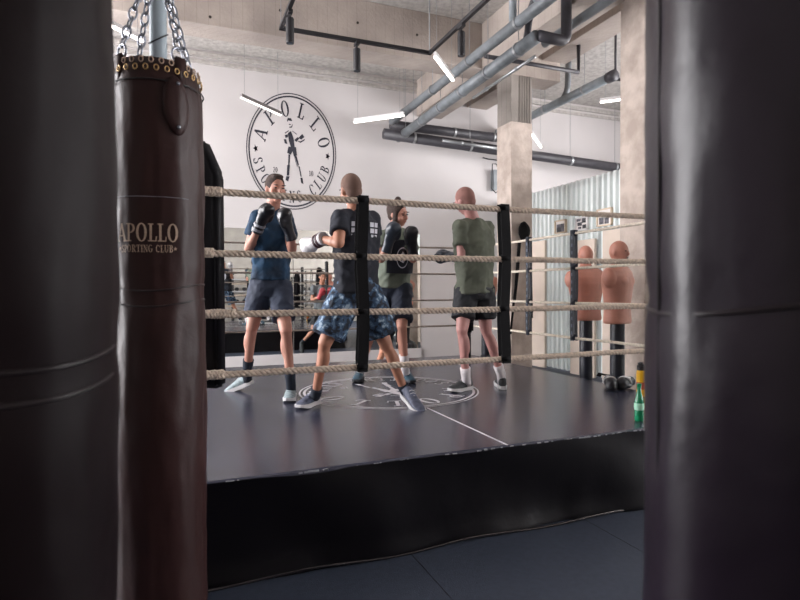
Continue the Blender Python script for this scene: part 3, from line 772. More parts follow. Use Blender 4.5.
# track lighting rectangle above the ring
tz = 4.0; X0, X1, Y0, Y1 = 1.01, 2.64, 3.8, 5.69
tr = thing('lighting_track', 'black rectangular lighting track hung above the boxing ring', 'lighting track', loc=(1.8, 4.7, tz))
for a, b_ in (((X0, Y1), (X1, Y1)), ((X0, Y0), (X1, Y0)), ((X0, Y0), (X0, Y1)), ((X1, Y0), (X1, Y1))):
    bm = BM(); box(bm, (min(a[0], b_[0])-.018, min(a[1], b_[1])-.018, tz), (max(a[0], b_[0])+.018, max(a[1], b_[1])+.018, tz+.035)); obj('track_rail', bm, M['black_metal'], tr)
for x, y in ((X0, Y1), (X1, Y1), (X0, Y0), (X1, Y0)):
    bm = BM(); tube(bm, [V((x, y, tz+.03)), V((x, y, ZC))], .004 if (x, y) != (X1, Y1) else .008, 6); obj('suspension_wire', bm, M['clamp'], tr)
def spot(x, y, lab):
    t = thing('spotlight', lab, 'spotlight', 'spotlights on the ring track', loc=(x, y, tz-.05))
    bm = BM(); box(bm, (x-.02, y-.05, tz-.03), (x+.02, y+.05, tz-.001)); tube(bm, [V((x, y, tz-.03)), V((x, y, tz-.07))], .008, 8); obj('adapter', bm, M['black_metal'], t)
    bm = BM(); lathe(bm, [(.036, tz-.30), (.038, tz-.29), (.038, tz-.075), (.033, tz-.065)], (x, y, 0), 20); obj('lamp_housing', bm, M['black_metal'], t, smooth=False)
    bm = BM(); lathe(bm, [(.024, tz-.302), (.024, tz-.3)], (x, y, 0), 20); obj('lens', bm, M['glove_slate'], t)
spot(X0+.01, 5.28, 'black cylinder spotlight at the left end of the ceiling track')
spot(1.80, Y1, 'black cylinder spotlight in the middle of the long ceiling track')
spot(X1, 4.95, 'black cylinder spotlight on the track near the fat grey pipes')
# linear LED bars
def led(p, q_, lab, m='led', body='led_body'):
    p, q_ = V(p), V(q_); d = (q_-p); L_ = d.length; d.normalize(); a = V((-d.y, d.x, 0)); c = (p+q_)/2
    t = thing('linear_lamp', lab, 'ceiling lamp', 'hanging linear lamps', loc=c)
    mt = Matrix((d, a, V((0, 0, 1)))).transposed().to_4x4(); mt.translation = c
    bm = BM(); boxm(bm, mt @ Matrix.Translation((0, 0, .03)), (L_, .04, .05), .004); obj('lamp_body', bm, M[body], t)
    bm = BM(); boxm(bm, mt @ Matrix.Translation((0, 0, -.008)), (L_-.006, .036, .02), .003); obj('diffuser', bm, M[m], t)
    for e_ in (p.lerp(q_, .08), p.lerp(q_, .92)):
        bm = BM(); tube(bm, [e_+V((0, 0, .05)), V((e_.x, e_.y, 4.76 if 7.5 < e_.y < 8.0 and e_.x < 5.8 else ZC-.004))], .003, 6); obj('suspension_wire', bm, M['clamp'], t)
zl = 4.4
led(G(241, 97, zl), G(281, 115, zl), 'hanging lamp bar overlapping the top left of the wall emblem', 'led_dim', 'led_grey')
led(G(354, 122, 4.25), G(404, 115, 4.25), 'hanging lamp bar right of the wall emblem, at the pipe ends')
led(G(435, 56, 4.2), G(453, 80, 4.2), 'steeply angled bright lamp bar beside the lighting track corner')
led(G(600, 102, zl), G(600, 102, zl)+V((.68, -.7, 0)), 'hanging lamp bar partly hidden by the near column')
led(G(541, 147, 4.3), G(541, 147, 4.3)+V((-.75, -.75, 0)), 'hanging lamp bar emerging from behind the far column')
led(G(143, 41, zl), G(143, 41, zl)-V((.72, .7, 0)), 'hanging lamp bar seen behind the chains of the lettered bag')
# wall bracket beside the far column
def back(px, py, off=.0):
    d = F + R*((px-400)/FP) + U*((300-py)/FP); return CAM+d*((YB-off)/d.y)
c = back(494, 180, .05)
t = thing('wall_bracket', 'small grey wire bracket on the white wall left of the far column', 'bracket', loc=c)
bm = BM(); box(bm, (c.x-.05, YB-.12, c.z-.22), (c.x+.03, YB-.001, c.z+.2), .01); obj('bracket_case', bm, M['pipe_light'], t)
bm = BM(); tube(bm, [c+V((.02, -.1, .25)), c+V((-.02, -.12, .3)), c+V((-.1, -.1, .3)), c+V((-.08, -.06, .15)), c+V((-.1, -.08, -.2)), c+V((-.02, -.1, -.28)), c+V((.05, -.1, -.22))], .012, 8); obj('bracket_wire', bm, M['black_metal'], t, smooth=True)
c = back(488, 159, .03)
bm = BM(); tube(bm, [V((c.x-.12, YB-.03, c.z+.02)), V((c.x, YB-.03, c.z)), V((c.x+.5, YB-.03, c.z-.02))], .012, 6); o = obj('wall_cable', bm, M['black_metal']); tag(o, 'short dark cable on the white wall above the wire bracket', 'cable')
# coil of black straps hanging on the far column
t = thing('strap_coil', 'bundle of black training straps hanging on the far concrete column', 'training straps', loc=W(526, 230, 8.6))
def onc(px, py, off=.03):
    d = F + R*((px-400)/FP) + U*((300-py)/FP); return CAM+d*((7.55-off)/d.y)
bm = BM()
for s in range(7):
    c = onc(523.5+random.uniform(-1, 1), 231+random.uniform(-1, 1), .035+.012*(s % 4))
    tube(bm, [c+V(((.07+.012*math.sin(s*2))*math.cos(u), .01*math.sin(3*u+s), (.12+.012*math.cos(s*3))*math.sin(u))) for u in [2*PI*k/22 for k in range(22)]], .016, 6, closed=True)
ellip(bm, onc(524.5, 231, .05), (.105, .035, .13), None, 3); obj('coil', bm, M['strap'], t, smooth=True)
for a, b_ in (((519, 240), (510.5, 334)), ((520, 242), (515, 300)), ((531, 240), (530, 330)), ((529, 240), (532, 318))):
    bm = BM(); tube(bm, [onc(*a), onc((a[0]+b_[0])/2+.6, (a[1]+b_[1])/2), onc(*b_)], [(.02, .008)]*3, 8); obj('hanging_strap', bm, M['strap'], t, smooth=True)

# ------------------------------------------------------------------ boxing dummies
def dummy(x, y, face, label, z0=1.06):
    t = thing('boxing_dummy', label, 'boxing dummy', 'free standing boxing dummies', loc=(x, y, 0))
    f = V((math.cos(face), math.sin(face), 0)); l = V((-f.y, f.x, 0)); o_ = V((x, y, 0))
    mt = Matrix((f, l, V((0, 0, 1)))).transposed()
    bm = BM(); rings = []
    prof = [(0, .115, .175), (.03, .12, .18), (.12, .115, .165), (.2, .115, .165), (.3, .125, .185), (.4, .135, .215), (.47, .125, .235), (.52, .105, .225), (.56, .08, .17), (.585, .065, .1), (.6, .06, .07)]
    for (h, a, b_) in prof:
        rings.append([bm.verts.new(o_+f*(a*math.cos(u)) + l*(b_*math.copysign(abs(math.sin(u))**.85, math.sin(u))) + V((0, 0, z0+h))) for u in [2*PI*k/28 for k in range(28)]])
    for A, B in zip(rings, rings[1:]):
        for k in range(28): bm.faces.new((A[k], A[(k+1) % 28], B[(k+1) % 28], B[k]))
    bm.faces.new(rings[0][::-1]); bm.faces.new(rings[-1])
    for s in (1, -1):
        ellip(bm, o_+l*s*.195+V((0, 0, z0+.45)), (.075, .055, .095), mt, 3)          # arm stubs
        ellip(bm, o_+l*s*.075+f*.085+V((0, 0, z0+.42)), (.05, .08, .055), mt, 3)     # chest
        ellip(bm, o_+l*s*.085-f*.07+V((0, 0, z0+.43)), (.045, .07, .1), mt, 3)      # shoulder blades
    capsule(bm, o_+V((0, 0, z0+.55)), o_+f*.01+V((0, 0, z0+.66)), .062, .056)
    ellip(bm, o_+f*.01+V((0, 0, z0+.72)), (.095, .075, .105), mt, 3)
    ellip(bm, o_+f*.04+V((0, 0, z0+.67)), (.062, .055, .055), mt, 3)
    ellip(bm, o_+f*.105+V((0, 0, z0+.69)), (.018, .014, .026), mt, 2)
    ellip(bm, o_+f*.085+V((0, 0, z0+.735)), (.02, .05, .012), mt, 2)
    for s in (1, -1): ellip(bm, o_+l*s*.075+V((0, 0, z0+.7)), (.018, .01, .03), mt, 2)
    fused('torso', bm, M['dummy'], t, voxel=.009, smooth=2)
    bm = BM()
    for s in (1, -1): ellip(bm, o_+f*.094+l*s*.03+V((0, 0, z0+.717)), (.008, .013, .006), mt, 2)
    ellip(bm, o_+f*.1+V((0, 0, z0+.65)), (.007, .024, .005), mt, 2); obj('painted_eyes_and_mouth', bm, M['hair_brown'], t, smooth=True)
    bm = BM(); lathe(bm, [(.07, .25), (.07, z0+.02)], (x, y, 0), 24); obj('pole', bm, M['dummy_pole'], t, smooth=False)
    bm = BM(); lathe(bm, [(.2, 0), (.235, .03), (.24, .14), (.2, .22), (.09, .27), (.075, .3)], (x, y, 0), 32); obj('base', bm, M['dummy_pole'], t, smooth=True)
d1 = G(617, 300, 1.3)
def P2(px, Z): p = W(px, 290, Z); return p.x, p.y
dummy(*P2(617.5, 5.62), -1.15, 'tan boxing dummy nearest the right bag, face in profile')
dummy(*P2(586, 6.2), 1.45, 'tan boxing dummy standing left of the other, back turned')
dummy(*P2(485.5, 9.5), 1.2, 'tan boxing dummy mostly hidden behind the man in olive')

# ------------------------------------------------------------------ bottles and gloves on the canvas
p = G(639, 421, PZ)
t = thing('water_bottle', 'green plastic water bottle standing near the front edge of the ring', 'bottle', loc=(p.x, p.y, PZ))
bm = BM(); lathe(bm, [(.024, 0), (.030, .006), (.031, .05), (.029, .07), (.032, .1), (.031, .13), (.022, .17), (.014, .205), (.0135, .235)], (p.x, p.y, PZ), 24); obj('bottle_body', bm, M['green_glass'], t, smooth=True)
bm = BM(); lathe(bm, [(.0305, .078), (.0335, .1), (.0325, .125)], (p.x, p.y, PZ), 24, caps=False); obj('label_band', bm, M['label_pale'], t, smooth=True)
bm = BM(); lathe(bm, [(.0155, .235), (.0155, .255), (.013, .258)], (p.x, p.y, PZ), 20); obj('bottle_cap', bm, M['green_glass'], t)
p = G(641, 396, PZ)
t = thing('sports_bottle', 'yellow bottle with black cap beside the green bottle', 'bottle', loc=(p.x, p.y, PZ))
bm = BM(); lathe(bm, [(.034, 0), (.037, .01), (.037, .2), (.03, .222)], (p.x, p.y, PZ), 24); obj('bottle_body', bm, M['yellow'], t, smooth=False)
bm = BM(); lathe(bm, [(.0378, .06), (.0378, .12)], (p.x, p.y, PZ), 24, caps=False); obj('label_band', bm, M['red'], t)
bm = BM(); lathe(bm, [(.033, .218), (.034, .255), (.024, .268), (.014, .27), (.014, .286)], (p.x, p.y, PZ), 20)
box(bm, (p.x-.03, p.y-.01, PZ+.27), (p.x-.002, p.y+.01, PZ+.284), .003); obj('bottle_cap', bm, M['black_cap'], t)
def mitt(bm, c, d, up, s=1.0, side=1, cuff=True):
    """boxing glove: d = knuckle direction, up = back of hand"""
    d = d.normalized(); a = up.cross(d).normalized(); u = d.cross(a)
    mt = Matrix((d, a, u)).transposed()
    ellip(bm, c+d*.045*s, (.075*s, .06*s, .058*s), mt, 3)
    ellip(bm, c-d*.02*s, (.07*s, .05*s, .045*s), mt, 3)
    ellip(bm, c+d*.07*s-u*.03*s, (.05*s, .055*s, .04*s), mt, 3)
    ellip(bm, c+a*side*.052*s+d*.02*s-u*.02*s, (.052*s, .022*s, .024*s), mt, 3)
    tube(bm, [c-d*.04*s, c-d*.09*s, c-d*.145*s], [.042*s, .041*s, .047*s], 16)
p = G(610, 389, PZ)
for k, (dx, dy, rz, lab) in enumerate(((0, 0, -2.15, 'black and white boxing glove lying on the canvas, left one of the pair'), (.125, -.05, -2.75, 'black and white boxing glove lying on the canvas, right one of the pair'))):
    c = V((p.x+dx, p.y+dy, PZ+.058)); d = V((math.cos(rz), math.sin(rz), 0))
    t = thing('boxing_glove', lab, 'boxing glove', 'boxing gloves lying on the canvas', loc=(c.x, c.y, PZ))
    bm = BM(); mitt(bm, c, d, V((0, 0, 1)), .95); fused('glove_shell', bm, M['glove_black'], t, voxel=.007, smooth=3)
    a = V((-d.y, d.x, 0))
    bm = BM(); tube(bm, [c-d*.132, c-d*.122], .0462, 18); obj('white_band', bm, M['sole_white'], t, smooth=False)
    bm = BM(); tube(bm, [c+d*.01+a*.060*math.cos(u)+V((0, 0, .056*math.sin(u))) for u in [PI*k_/12 for k_ in range(13)]], .007, 6); obj('white_stripe', bm, M['sole_white'], t, smooth=True)
    bm = BM(); ellip(bm, c-d*.05+V((0, 0, .038)), (.03, .03, .014)); obj('white_patch', bm, M['sole_white'], t, smooth=True)
p = G(599, 377, PZ)
bm = BM(); tube(bm, [V((p.x, p.y, PZ+.012)), V((p.x+.03, p.y+.03, PZ+.03)), V((p.x+.09, p.y-.02, PZ+.014)), V((p.x+.16, p.y-.05, PZ+.012))], [(.028, .01)]*4, 8)
o = obj('hand_wrap', bm, M['strap'], None, smooth=True); tag(o, 'short black wrist strap lying left of the boxing gloves', 'strap')

# ------------------------------------------------------------------ people
def shoe(parent, heel, toe, mu, ms, ankle, lift=0):
    heel, toe = V(heel), V(toe); d = toe-heel; L_ = .29; d.normalize(); a = V((0, 0, 1)).cross(d).normalized(); u = d.cross(a)
    def ringat(t, w, h, zo): return [heel+d*(t*L_)+a*(w*math.cos(q))+u*(zo+h*(max(math.sin(q), -.0)+0)) if False else heel+d*(t*L_)+a*(w*math.cos(q))+u*(zo+h*.5+h*.5*math.sin(q)) for q in [2*PI*k/16 for k in range(16)]]
    sec = [(0, .02, .05, .02), (.04, .034, .085, .018), (.15, .038, .10, .016), (.3, .04, .098, .016), (.45, .043, .08, .016), (.6, .047, .066, .016), (.78, .048, .054, .016), (.92, .042, .044, .016), (1.0, .026, .03, .018)]
    bm = BM(); rs = [[bm.verts.new(p_) for p_ in ringat(*s)] for s in sec]
    for A, B in zip(rs, rs[1:]):
        for k in range(16): bm.faces.new((A[k], A[(k+1) % 16], B[(k+1) % 16], B[k]))
    bm.faces.new(rs[0]); bm.faces.new(rs[-1])
    capsule(bm, heel+d*(.2*L_)+u*.07, heel+d*(.2*L_)+u*.07+(V(ankle)-(heel+d*(.2*L_)+u*.07)).normalized()*.045, .04, .04)
    o = fused('shoe', bm, mu, parent, voxel=.008, smooth=2)
    bm = BM(); top, bot = [], []
    outl = [(t, w*1.06) for t, w in ((-.02, .018), (.03, .034), (.15, .041), (.35, .039), (.5, .042), (.7, .051), (.85, .051), (.96, .041), (1.03, .022))]
    loop = [(t, w) for t, w in outl]+[(t, -w) for t, w in outl[::-1]]
    for t, w in loop:
        spring = .018*max(0, t-.75)/.25
        top.append(bm.verts.new(heel+d*(t*L_)+a*w+u*(.034+spring*.4))); bot.append(bm.verts.new(heel+d*(t*L_)+a*w*.94+u*(.002+spring)))
    bm.faces.new(top); bm.faces.new(bot[::-1])
    for k in range(len(loop)): bm.faces.new((top[k], bot[k], bot[(k+1) % len(loop)], top[(k+1) % len(loop)]))
    obj('sole', bm, ms, o, smooth=False)
    # laces
    bm = BM()
    for k in range(4):
        t = .34+.08*k; h = .112-.011*k
        tube(bm, [heel+d*(t*L_)+a*s+u*(h-abs(s)*.35) for s in (-.022, 0, .022)], .003, 5)
    obj('laces', bm, ms, o, smooth=True)
def person(label, J, skin, shirt, shorts, sock, shoemats, hair, gloves, facing, lookat, hem=(.62, .62), sc=1.0, sleeve=.62, loc=None, hairstyle='short', bulk=1.0, sockh=.35, hemh=.0, shortr=.092, glovescale=1.1, headtilt=0):
    j = {k: V(v) for k, v in J.items()}
    pel = (j['hipL']+j['hipR'])/2; chest_top = (j['shL']+j['shR'])/2
    root = thing('person', label, 'person', loc=loc or V((pel.x, pel.y, PZ)))
    lat = (j['shR']-j['shL']).normalized(); upv = (chest_top-pel).normalized(); fw = V(facing).normalized()
    # lateral axis for the torso
    sid = upv.cross(fw).normalized(); fwd = sid.cross(upv).normalized()
    mt = Matrix((fwd, sid, upv)).transposed()
    def torso(bm, g, low=0.0, neck=True):
        H = (chest_top-pel).length
        base = pel
        secs = [(-.09, .105, .15), (0, .115, .165), (.12, .11, .158), (.26, .105, .15), (.42, .11, .16), (.6, .122, .178), (.78, .12, .175), (.9, .105, .155), (.97, .08, .11), (1.04, .056, .075)]
        rs = []
        for h, a, b_ in secs:
            if h < low: continue
            a, b_ = (a*bulk*.92+g), (b_*bulk*.92+g)
            c = base+upv*(h*H)+fwd*(.012*math.sin(h*PI))
            rs.append([bm.verts.new(c+fwd*a*math.cos(u)+sid*b_*math.sin(u)) for u in [2*PI*k/28 for k in range(28)]])
        for A, B in zip(rs, rs[1:]):
            for k in range(28): bm.faces.new((A[k], A[(k+1) % 28], B[(k+1) % 28], B[k]))
        bm.faces.new(rs[0][::-1]); bm.faces.new(rs[-1])
    nb = chest_top+upv*.05; hd = j['head']
    look = V(lookat).normalized(); hup = (hd-nb).normalized()*.6+V((0, 0, 1))*.6
    hsid = hup.cross(look).normalized(); hfw = look; hupn = hfw.cross(hsid).normalized()
    hm = Matrix((hfw, hsid, hupn)).transposed()
    # body: one continuous skin surface
    bm = BM(); torso(bm, 0)
    capsule(bm, nb-upv*.03-fwd*.01, hd-hupn*.06-hfw*.015, .062, .056)
    ellip(bm, nb-upv*.03, (.07, .13, .05), mt, 3)
    ellip(bm, hd+hupn*.025-hfw*.008, (.093, .071, .090), hm, 3)
    ellip(bm, hd-hupn*.035+hfw*.022, (.068, .060, .072), hm, 3)
    ellip(bm, hd-hupn*.088+hfw*.052, (.028, .03, .022), hm, 2)          # chin
    ellip(bm, hd-hupn*.018+hfw*.1, (.016, .012, .026), hm, 2)             # nose
    ellip(bm, hd-hupn*.032+hfw*.106, (.014, .018, .011), hm, 2)
    ellip(bm, hd+hupn*.024+hfw*.083, (.014, .05, .011), hm, 2)            # brow
    ellip(bm, hd-hupn*.062+hfw*.084, (.012, .026, .011), hm, 2)           # lips
    for s in (1, -1):
        ellip(bm, hd+hsid*s*.075-hupn*.008-hfw*.008, (.019, .011, .031), hm, 2)
        ellip(bm, hd+hsid*s*.045-hupn*.03+hfw*.055, (.03, .025, .028), hm, 2)
    for s in 'LR':
        sh, el, wr = j['sh'+s], j['el'+s], j['wr'+s]
        ellip(bm, sh-upv*.015, (.052*bulk,)*3, None, 3)
        capsule(bm, sh, el, .052*bulk, .040); 
        ellip(bm, sh.lerp(el, .45), (.052*bulk,)*3, None, 2)
        capsule(bm, el, wr, .041, .028); ellip(bm, el.lerp(wr, .3), (.044,)*3, None, 2)
        hip, kn, an = j['hip'+s], j['kn'+s], j['an'+s]
        capsule(bm, hip-upv*.03, kn, .084*bulk, .052); ellip(bm, hip, (.1, .1, .1), None, 2)
        # knee, calf, shin
        ellip(bm, kn, (.052,)*3, None, 2)
        capsule(bm, kn, an, .046, .033)
        ax = (an-kn).normalized(); bk = -(fwd-ax*fwd.dot(ax)).normalized()
        ca, cb = frame_of(ax); mm = Matrix((ca, cb, ax)).transposed()
        ellip(bm, kn.lerp(an, .3)+bk*.018, (.047, .047, .115), mm, 3)
        ft = j['toe'+s]-j['heel'+s]
        capsule(bm, an, j['heel'+s]+ft.normalized()*.06+V((0, 0, .05)), .034, .032)
        capsule(bm, j['heel'+s]+ft.normalized()*.06+V((0, 0, .045)), j['heel'+s]+ft.normalized()*.2+V((0, 0, .04)), .03, .028)
    body = fused('body', bm, M[skin], root, voxel=.0095, smooth=3)
    # eyes
    bm = BM()
    for s in (1, -1):
        ellip(bm, hd+hupn*.003+hfw*.087+hsid*s*.032, (.008, .013, .006), hm, 2)
        ellip(bm, hd+hupn*.026+hfw*.092+hsid*s*.034, (.007, .021, .004), hm, 2)
    obj('eyes', bm, M['eye'], root, smooth=True)
    bm = BM(); ellip(bm, hd-hupn*.062+hfw*.094, (.004, .022, .003), hm, 2); obj('mouth', bm, M['lip'], root, smooth=True)
    # hair
    bm = BM()
    g = {'short': .007, 'shaved': .0025, 'bun': .010}[hairstyle]
    ellip(bm, hd+hupn*(.026+g)-hfw*(.014+g), (.093+g*.8, .071+g, .089+g), hm, 4)
    if hairstyle == 'short': ellip(bm, hd+hupn*.098+hfw*.03, (.055, .052, .024), hm, 3)
    ellip(bm, hd-hupn*.018-hfw*.045, (.050+g, .060+g, .06), hm, 3)
    if hairstyle == 'bun':
        ellip(bm, hd+hupn*.135-hfw*.01, (.03, .03, .028), hm, 3)
        for s in (1, -1): ellip(bm, hd+hsid*s*.072+hfw*.02-hupn*.035, (.028, .014, .07), hm, 3)
    fused('hair', bm, M[hair], root, voxel=.007, smooth=1)
    # T-shirt
    bm = BM()
    H = (chest_top-pel).length
    rs = []
    for h, a, b_ in ((hemh, .132, .176), (hemh+.05, .126, .171), (hemh+.12, .118, .166), (.3, .118, .164), (.5, .126, .172), (.7, .130, .184), (.86, .120, .180), (.94, .102, .150), (1.01, .082, .115), (1.07, .066, .082), (1.12, .056, .062)):
        c = pel+upv*(h*H)
        rs.append([bm.verts.new(c+fwd*(a*bulk+.012+.007*math.sin(5*u))*math.cos(u)+sid*(b_*bulk+.012+.006*math.sin(7*u))*math.sin(u)) for u in [2*PI*k/28 for k in range(28)]])
    for A, B in zip(rs, rs[1:]):
        for k in range(28): bm.faces.new((A[k], A[(k+1) % 28], B[(k+1) % 28], B[k]))
    bm.faces.new(rs[0][::-1]); bm.faces.new(rs[-1])
    for s in 'LR':
        sh, el = j['sh'+s], j['el'+s]
        e_ = sh.lerp(el, sleeve)
        capsule(bm, chest_top+upv*.035, sh-upv*.015, .052*bulk, .060*bulk); ellip(bm, sh-upv*.012, (.066*bulk,)*3, None, 3); tube(bm, [sh-upv*.012, sh.lerp(e_, .5), e_], [.064*bulk, .063*bulk, .070*bulk], 18)
    shirt_o = fused('t_shirt', bm, M[shirt], root, voxel=.010, smooth=2, wrinkle=.008, seed=pel.x*3)
    # shorts
    bm = BM(); rs = []
    for h, a, b_ in ((-.13, .118, .165), (-.02, .125, .172), (.06, .118, .165), (.2, .11, .155)):
        c = pel+upv*(h*H)
        rs.append([bm.verts.new(c+fwd*(a*bulk+.006)*math.cos(u)+sid*(b_*bulk+.006)*math.sin(u)) for u in [2*PI*k/24 for k in range(24)]])
    for A, B in zip(rs, rs[1:]):
        for k in range(24): bm.faces.new((A[k], A[(k+1) % 24], B[(k+1) % 24], B[k]))
    bm.faces.new(rs[0][::-1]); bm.faces.new(rs[-1])
    for q, s in enumerate('LR'):
        hip, kn = j['hip'+s], j['kn'+s]; e_ = hip.lerp(kn, hem[q])
        ellip(bm, hip, (.103, .103, .103), None, 3)
        tube(bm, [hip+upv*.02, hip.lerp(e_, .35), hip.lerp(e_, .75), e_], [.104, shortr+.012, shortr+.006, shortr+.010], 20)
    fused('shorts', bm, M[shorts], root, voxel=.010, smooth=2, wrinkle=.008, seed=pel.x*5)
    # socks, shoes
    for q, s in enumerate('LR'):
        kn, an = j['kn'+s], j['an'+s]; ft = (j['toe'+s]-j['heel'+s]).normalized()
        top = an.lerp(kn, sockh)
        bm = BM(); tube(bm, [top, an.lerp(kn, sockh*.5), an, j['heel'+s]+ft*.06+V((0, 0, .055))], [.047, .043, .0405, .041], 18); obj('sock', bm, M[sock], root, smooth=True)
        shoe(root, j['heel'+s], j['toe'+s], M[shoemats[0]], M[shoemats[1]], an)
    # gloves
    for q, s in enumerate('LR'):
        wr, gv = j['wr'+s], j['gl'+s]; d = (gv-wr)
        if gloves[q] is None: continue
        gm, stripe = gloves[q]
        palm_up = j.get('up'+s, -fwd)
        bm = BM(); c = wr+d.normalized()*.13
        dd = d.normalized()
        upx = (V(palm_up)-dd*V(palm_up).dot(dd))
        if upx.length < .1: upx = frame_of(dd)[0]
        mitt(bm, c, dd, upx.normalized(), glovescale, side=(1 if s == 'L' else -1))
        g_ = fused('boxing_glove', bm, M[gm], root, voxel=.0075, smooth=3)
        if stripe:
            for s0 in ((-.125, .02), (-.085, .018))[:2 if stripe != 'cuff_grey' else 2]:
                bm = BM(); tube(bm, [c+dd*s0[0], c+dd*(s0[0]+s0[1])], .0525*glovescale/1.1, 18); obj('wrist_band', bm, M[stripe], root, smooth=False)
    return root, dict(mt=mt, fwd=fwd, sid=sid, upv=upv, pel=pel, top=chest_top, H=H)

# boxer 1 : petrol blue shirt, guard up, at the left
J1 = dict(hipL=W(262, 286, 4.74), hipR=W(279, 287, 4.78), knL=W(252, 328, 4.70), knR=W(286, 331, 4.56), anL=W(247, 373, 4.93), anR=W(291, 385, 4.62),
          heelL=W(253, 384, 5.02), toeL=G(237, 391, PZ), heelR=G(292, 396.5, PZ), toeR=G(289, 403, PZ)+V((0, 0, .0)),
          shL=W(258, 216, 4.62), shR=W(286, 217, 4.84), head=W(275.5, 189, 4.66), elL=W(249, 248, 4.62), elR=W(292, 249, 4.58),
          wrL=W(257, 231, 4.48), wrR=W(291, 238, 4.45), glL=W(270, 202, 4.40), glR=W(283, 213, 4.36))
person('man in petrol blue T-shirt with black boxing gloves raised at his chin', J1, 'skin1', 'shirt_blue', 'shorts_navy', 'sock_navy', ('shoe_grey', 'sole_white'), 'hair_brown',
       (('glove_black', 'cuff_grey'), ('glove_black', None)), (.45, -.9, 0), (.22, -.97, -.1), hem=(.72, .72), sockh=.3, bulk=.93, hemh=.10, shortr=.09, glovescale=1.0)
# boxer 2 : black shirt, camouflage shorts, back to us
J2 = dict(hipL=W(347, 292, 4.22), hipR=W(366, 292, 4.25), knL=W(325, 343, 4.12), knR=W(386, 345, 4.32), anL=W(316, 393, 4.32), anR=W(404, 389, 4.42),
          heelL=G(318, 403, PZ), toeL=G(302, 409, PZ), heelR=W(403, 396, 4.44), toeR=G(414, 408, PZ),
          shL=W(340, 217, 4.10), shR=W(371.5, 218, 4.32), head=W(351, 190, 4.16), elL=W(339, 243, 3.98), elR=W(374, 245, 4.40),
          wrL=W(322, 239, 4.10), wrR=W(362, 222, 4.52), glL=W(307, 247, 4.26), glR=W(356, 205, 4.60))
p2_, f2 = person('man seen from behind in black T-shirt, blue camouflage shorts and white gloves', J2, 'skin2', 'shirt_black', 'camo', 'sock_navy', ('shoe_slate', 'sole_white'), 'hair_shaved',
       (('glove_white', 'cuff_stripe'), ('glove_white', 'cuff_stripe')), (-.32, .947, 0), (-.12, .99, -.08), hem=(.86, .8), sockh=.1, shortr=.112, hemh=.0, hairstyle='shaved')
# boxer 3 : olive shirt, bun
J3 = dict(hipL=W(385, 290, 5.45), hipR=W(401, 290, 5.43), knL=W(374, 324, 5.28), knR=W(402, 326, 5.22), anL=W(361, 368, 5.55), anR=W(405, 368, 5.36),
          heelL=G(361, 379, PZ), toeL=G(356, 384, PZ), heelR=G(405, 380, PZ), toeR=G(414, 386, PZ),
          shL=W(382, 235, 5.32), shR=W(409, 235, 5.46), head=W(398, 214, 5.30), elL=W(381, 259, 5.2), elR=W(413, 259, 5.2),
          wrL=W(387, 249, 5.06), wrR=W(413, 254, 5.1), glL=W(395, 222, 4.98), glR=W(410, 228, 5.02))
p3_, f3 = person('man with hair bun in olive T-shirt guarding his face with black gloves', J3, 'skin1', 'shirt_olive_pale', 'shorts_dark', 'sock_white', ('shoe_blue', 'sole_dark'), 'hair_brown',
       (('glove_slate', None), ('glove_black', None)), (.12, -1, 0), (.5, -.8, -.2), hem=(.85, .85), sockh=.32, hairstyle='bun', hemh=.06, bulk=.95)
# boxer 4 : olive shirt, back
J4 = dict(hipL=W(466, 291, 4.98), hipR=W(483, 291, 5.03), knL=W(462, 330, 4.86), knR=W(486, 330, 5.0), anL=W(466, 377, 4.97), anR=W(501, 374, 5.1),
          heelL=G(471, 389, PZ), toeL=G(451, 393, PZ), heelR=G(503, 390, PZ), toeR=G(499, 385, PZ),
          shL=W(460.5, 226, 4.88), shR=W(486.5, 227, 5.08), head=W(465, 201, 4.92), elL=W(462, 257, 4.86), elR=W(487, 255, 5.2),
          wrL=W(455, 257, 5.06), wrR=W(473, 240, 5.38), glL=W(444, 256, 5.2), glR=W(465, 228, 5.45))
p4_, f4 = person('man seen from behind in dark olive T-shirt, black shorts and white socks', J4, 'skin3', 'shirt_olive', 'shorts_black', 'sock_white', ('shoe_black', 'sole_white'), 'hair_red',
       (('glove_slate', None), ('glove_slate', None)), (-.26, .966, 0), (-.28, .96, -.25), hem=(.72, .72), sockh=.2, hairstyle='shaved', bulk=1.05, hemh=-.03)
# fifth man, on the floor behind the ring, seen in the mirror
q = V((3.05, 7.75, 0))
def L5(x, y, z): return V((q.x+x, q.y+y, z))
J5 = dict(hipL=L5(.1, 0, .94), hipR=L5(-.1, 0, .94), knL=L5(.12, .12, .5), knR=L5(-.22, .02, .5), anL=L5(.1, 0, .1), anR=L5(-.4, -.16, .26),
          heelL=L5(.1, -.06, 0), toeL=L5(.12, .22, 0), heelR=L5(-.43, -.2, .2), toeR=L5(-.46, .0, .02),
          shL=L5(.19, .02, 1.46), shR=L5(-.19, .02, 1.46), head=L5(0, .08, 1.7), elL=L5(.24, .1, 1.2), elR=L5(-.24, .1, 1.2),
          wrL=L5(.14, .3, 1.25), wrR=L5(-.14, .3, 1.25), glL=L5(.08, .4, 1.4), glR=L5(-.08, .4, 1.4))
person('man in grey T-shirt and red gloves reflected in the wall mirror', J5, 'skin2', 'shirt_grey', 'shorts_black', 'sock_navy', ('shoe_black', 'sole_dark'), 'hair_brown',
       (('glove_red', None), ('glove_red', None)), (0, 1, 0), (0, 1, -.1), hem=(.7, .7), sockh=.15, loc=V((q.x, q.y, 0)))
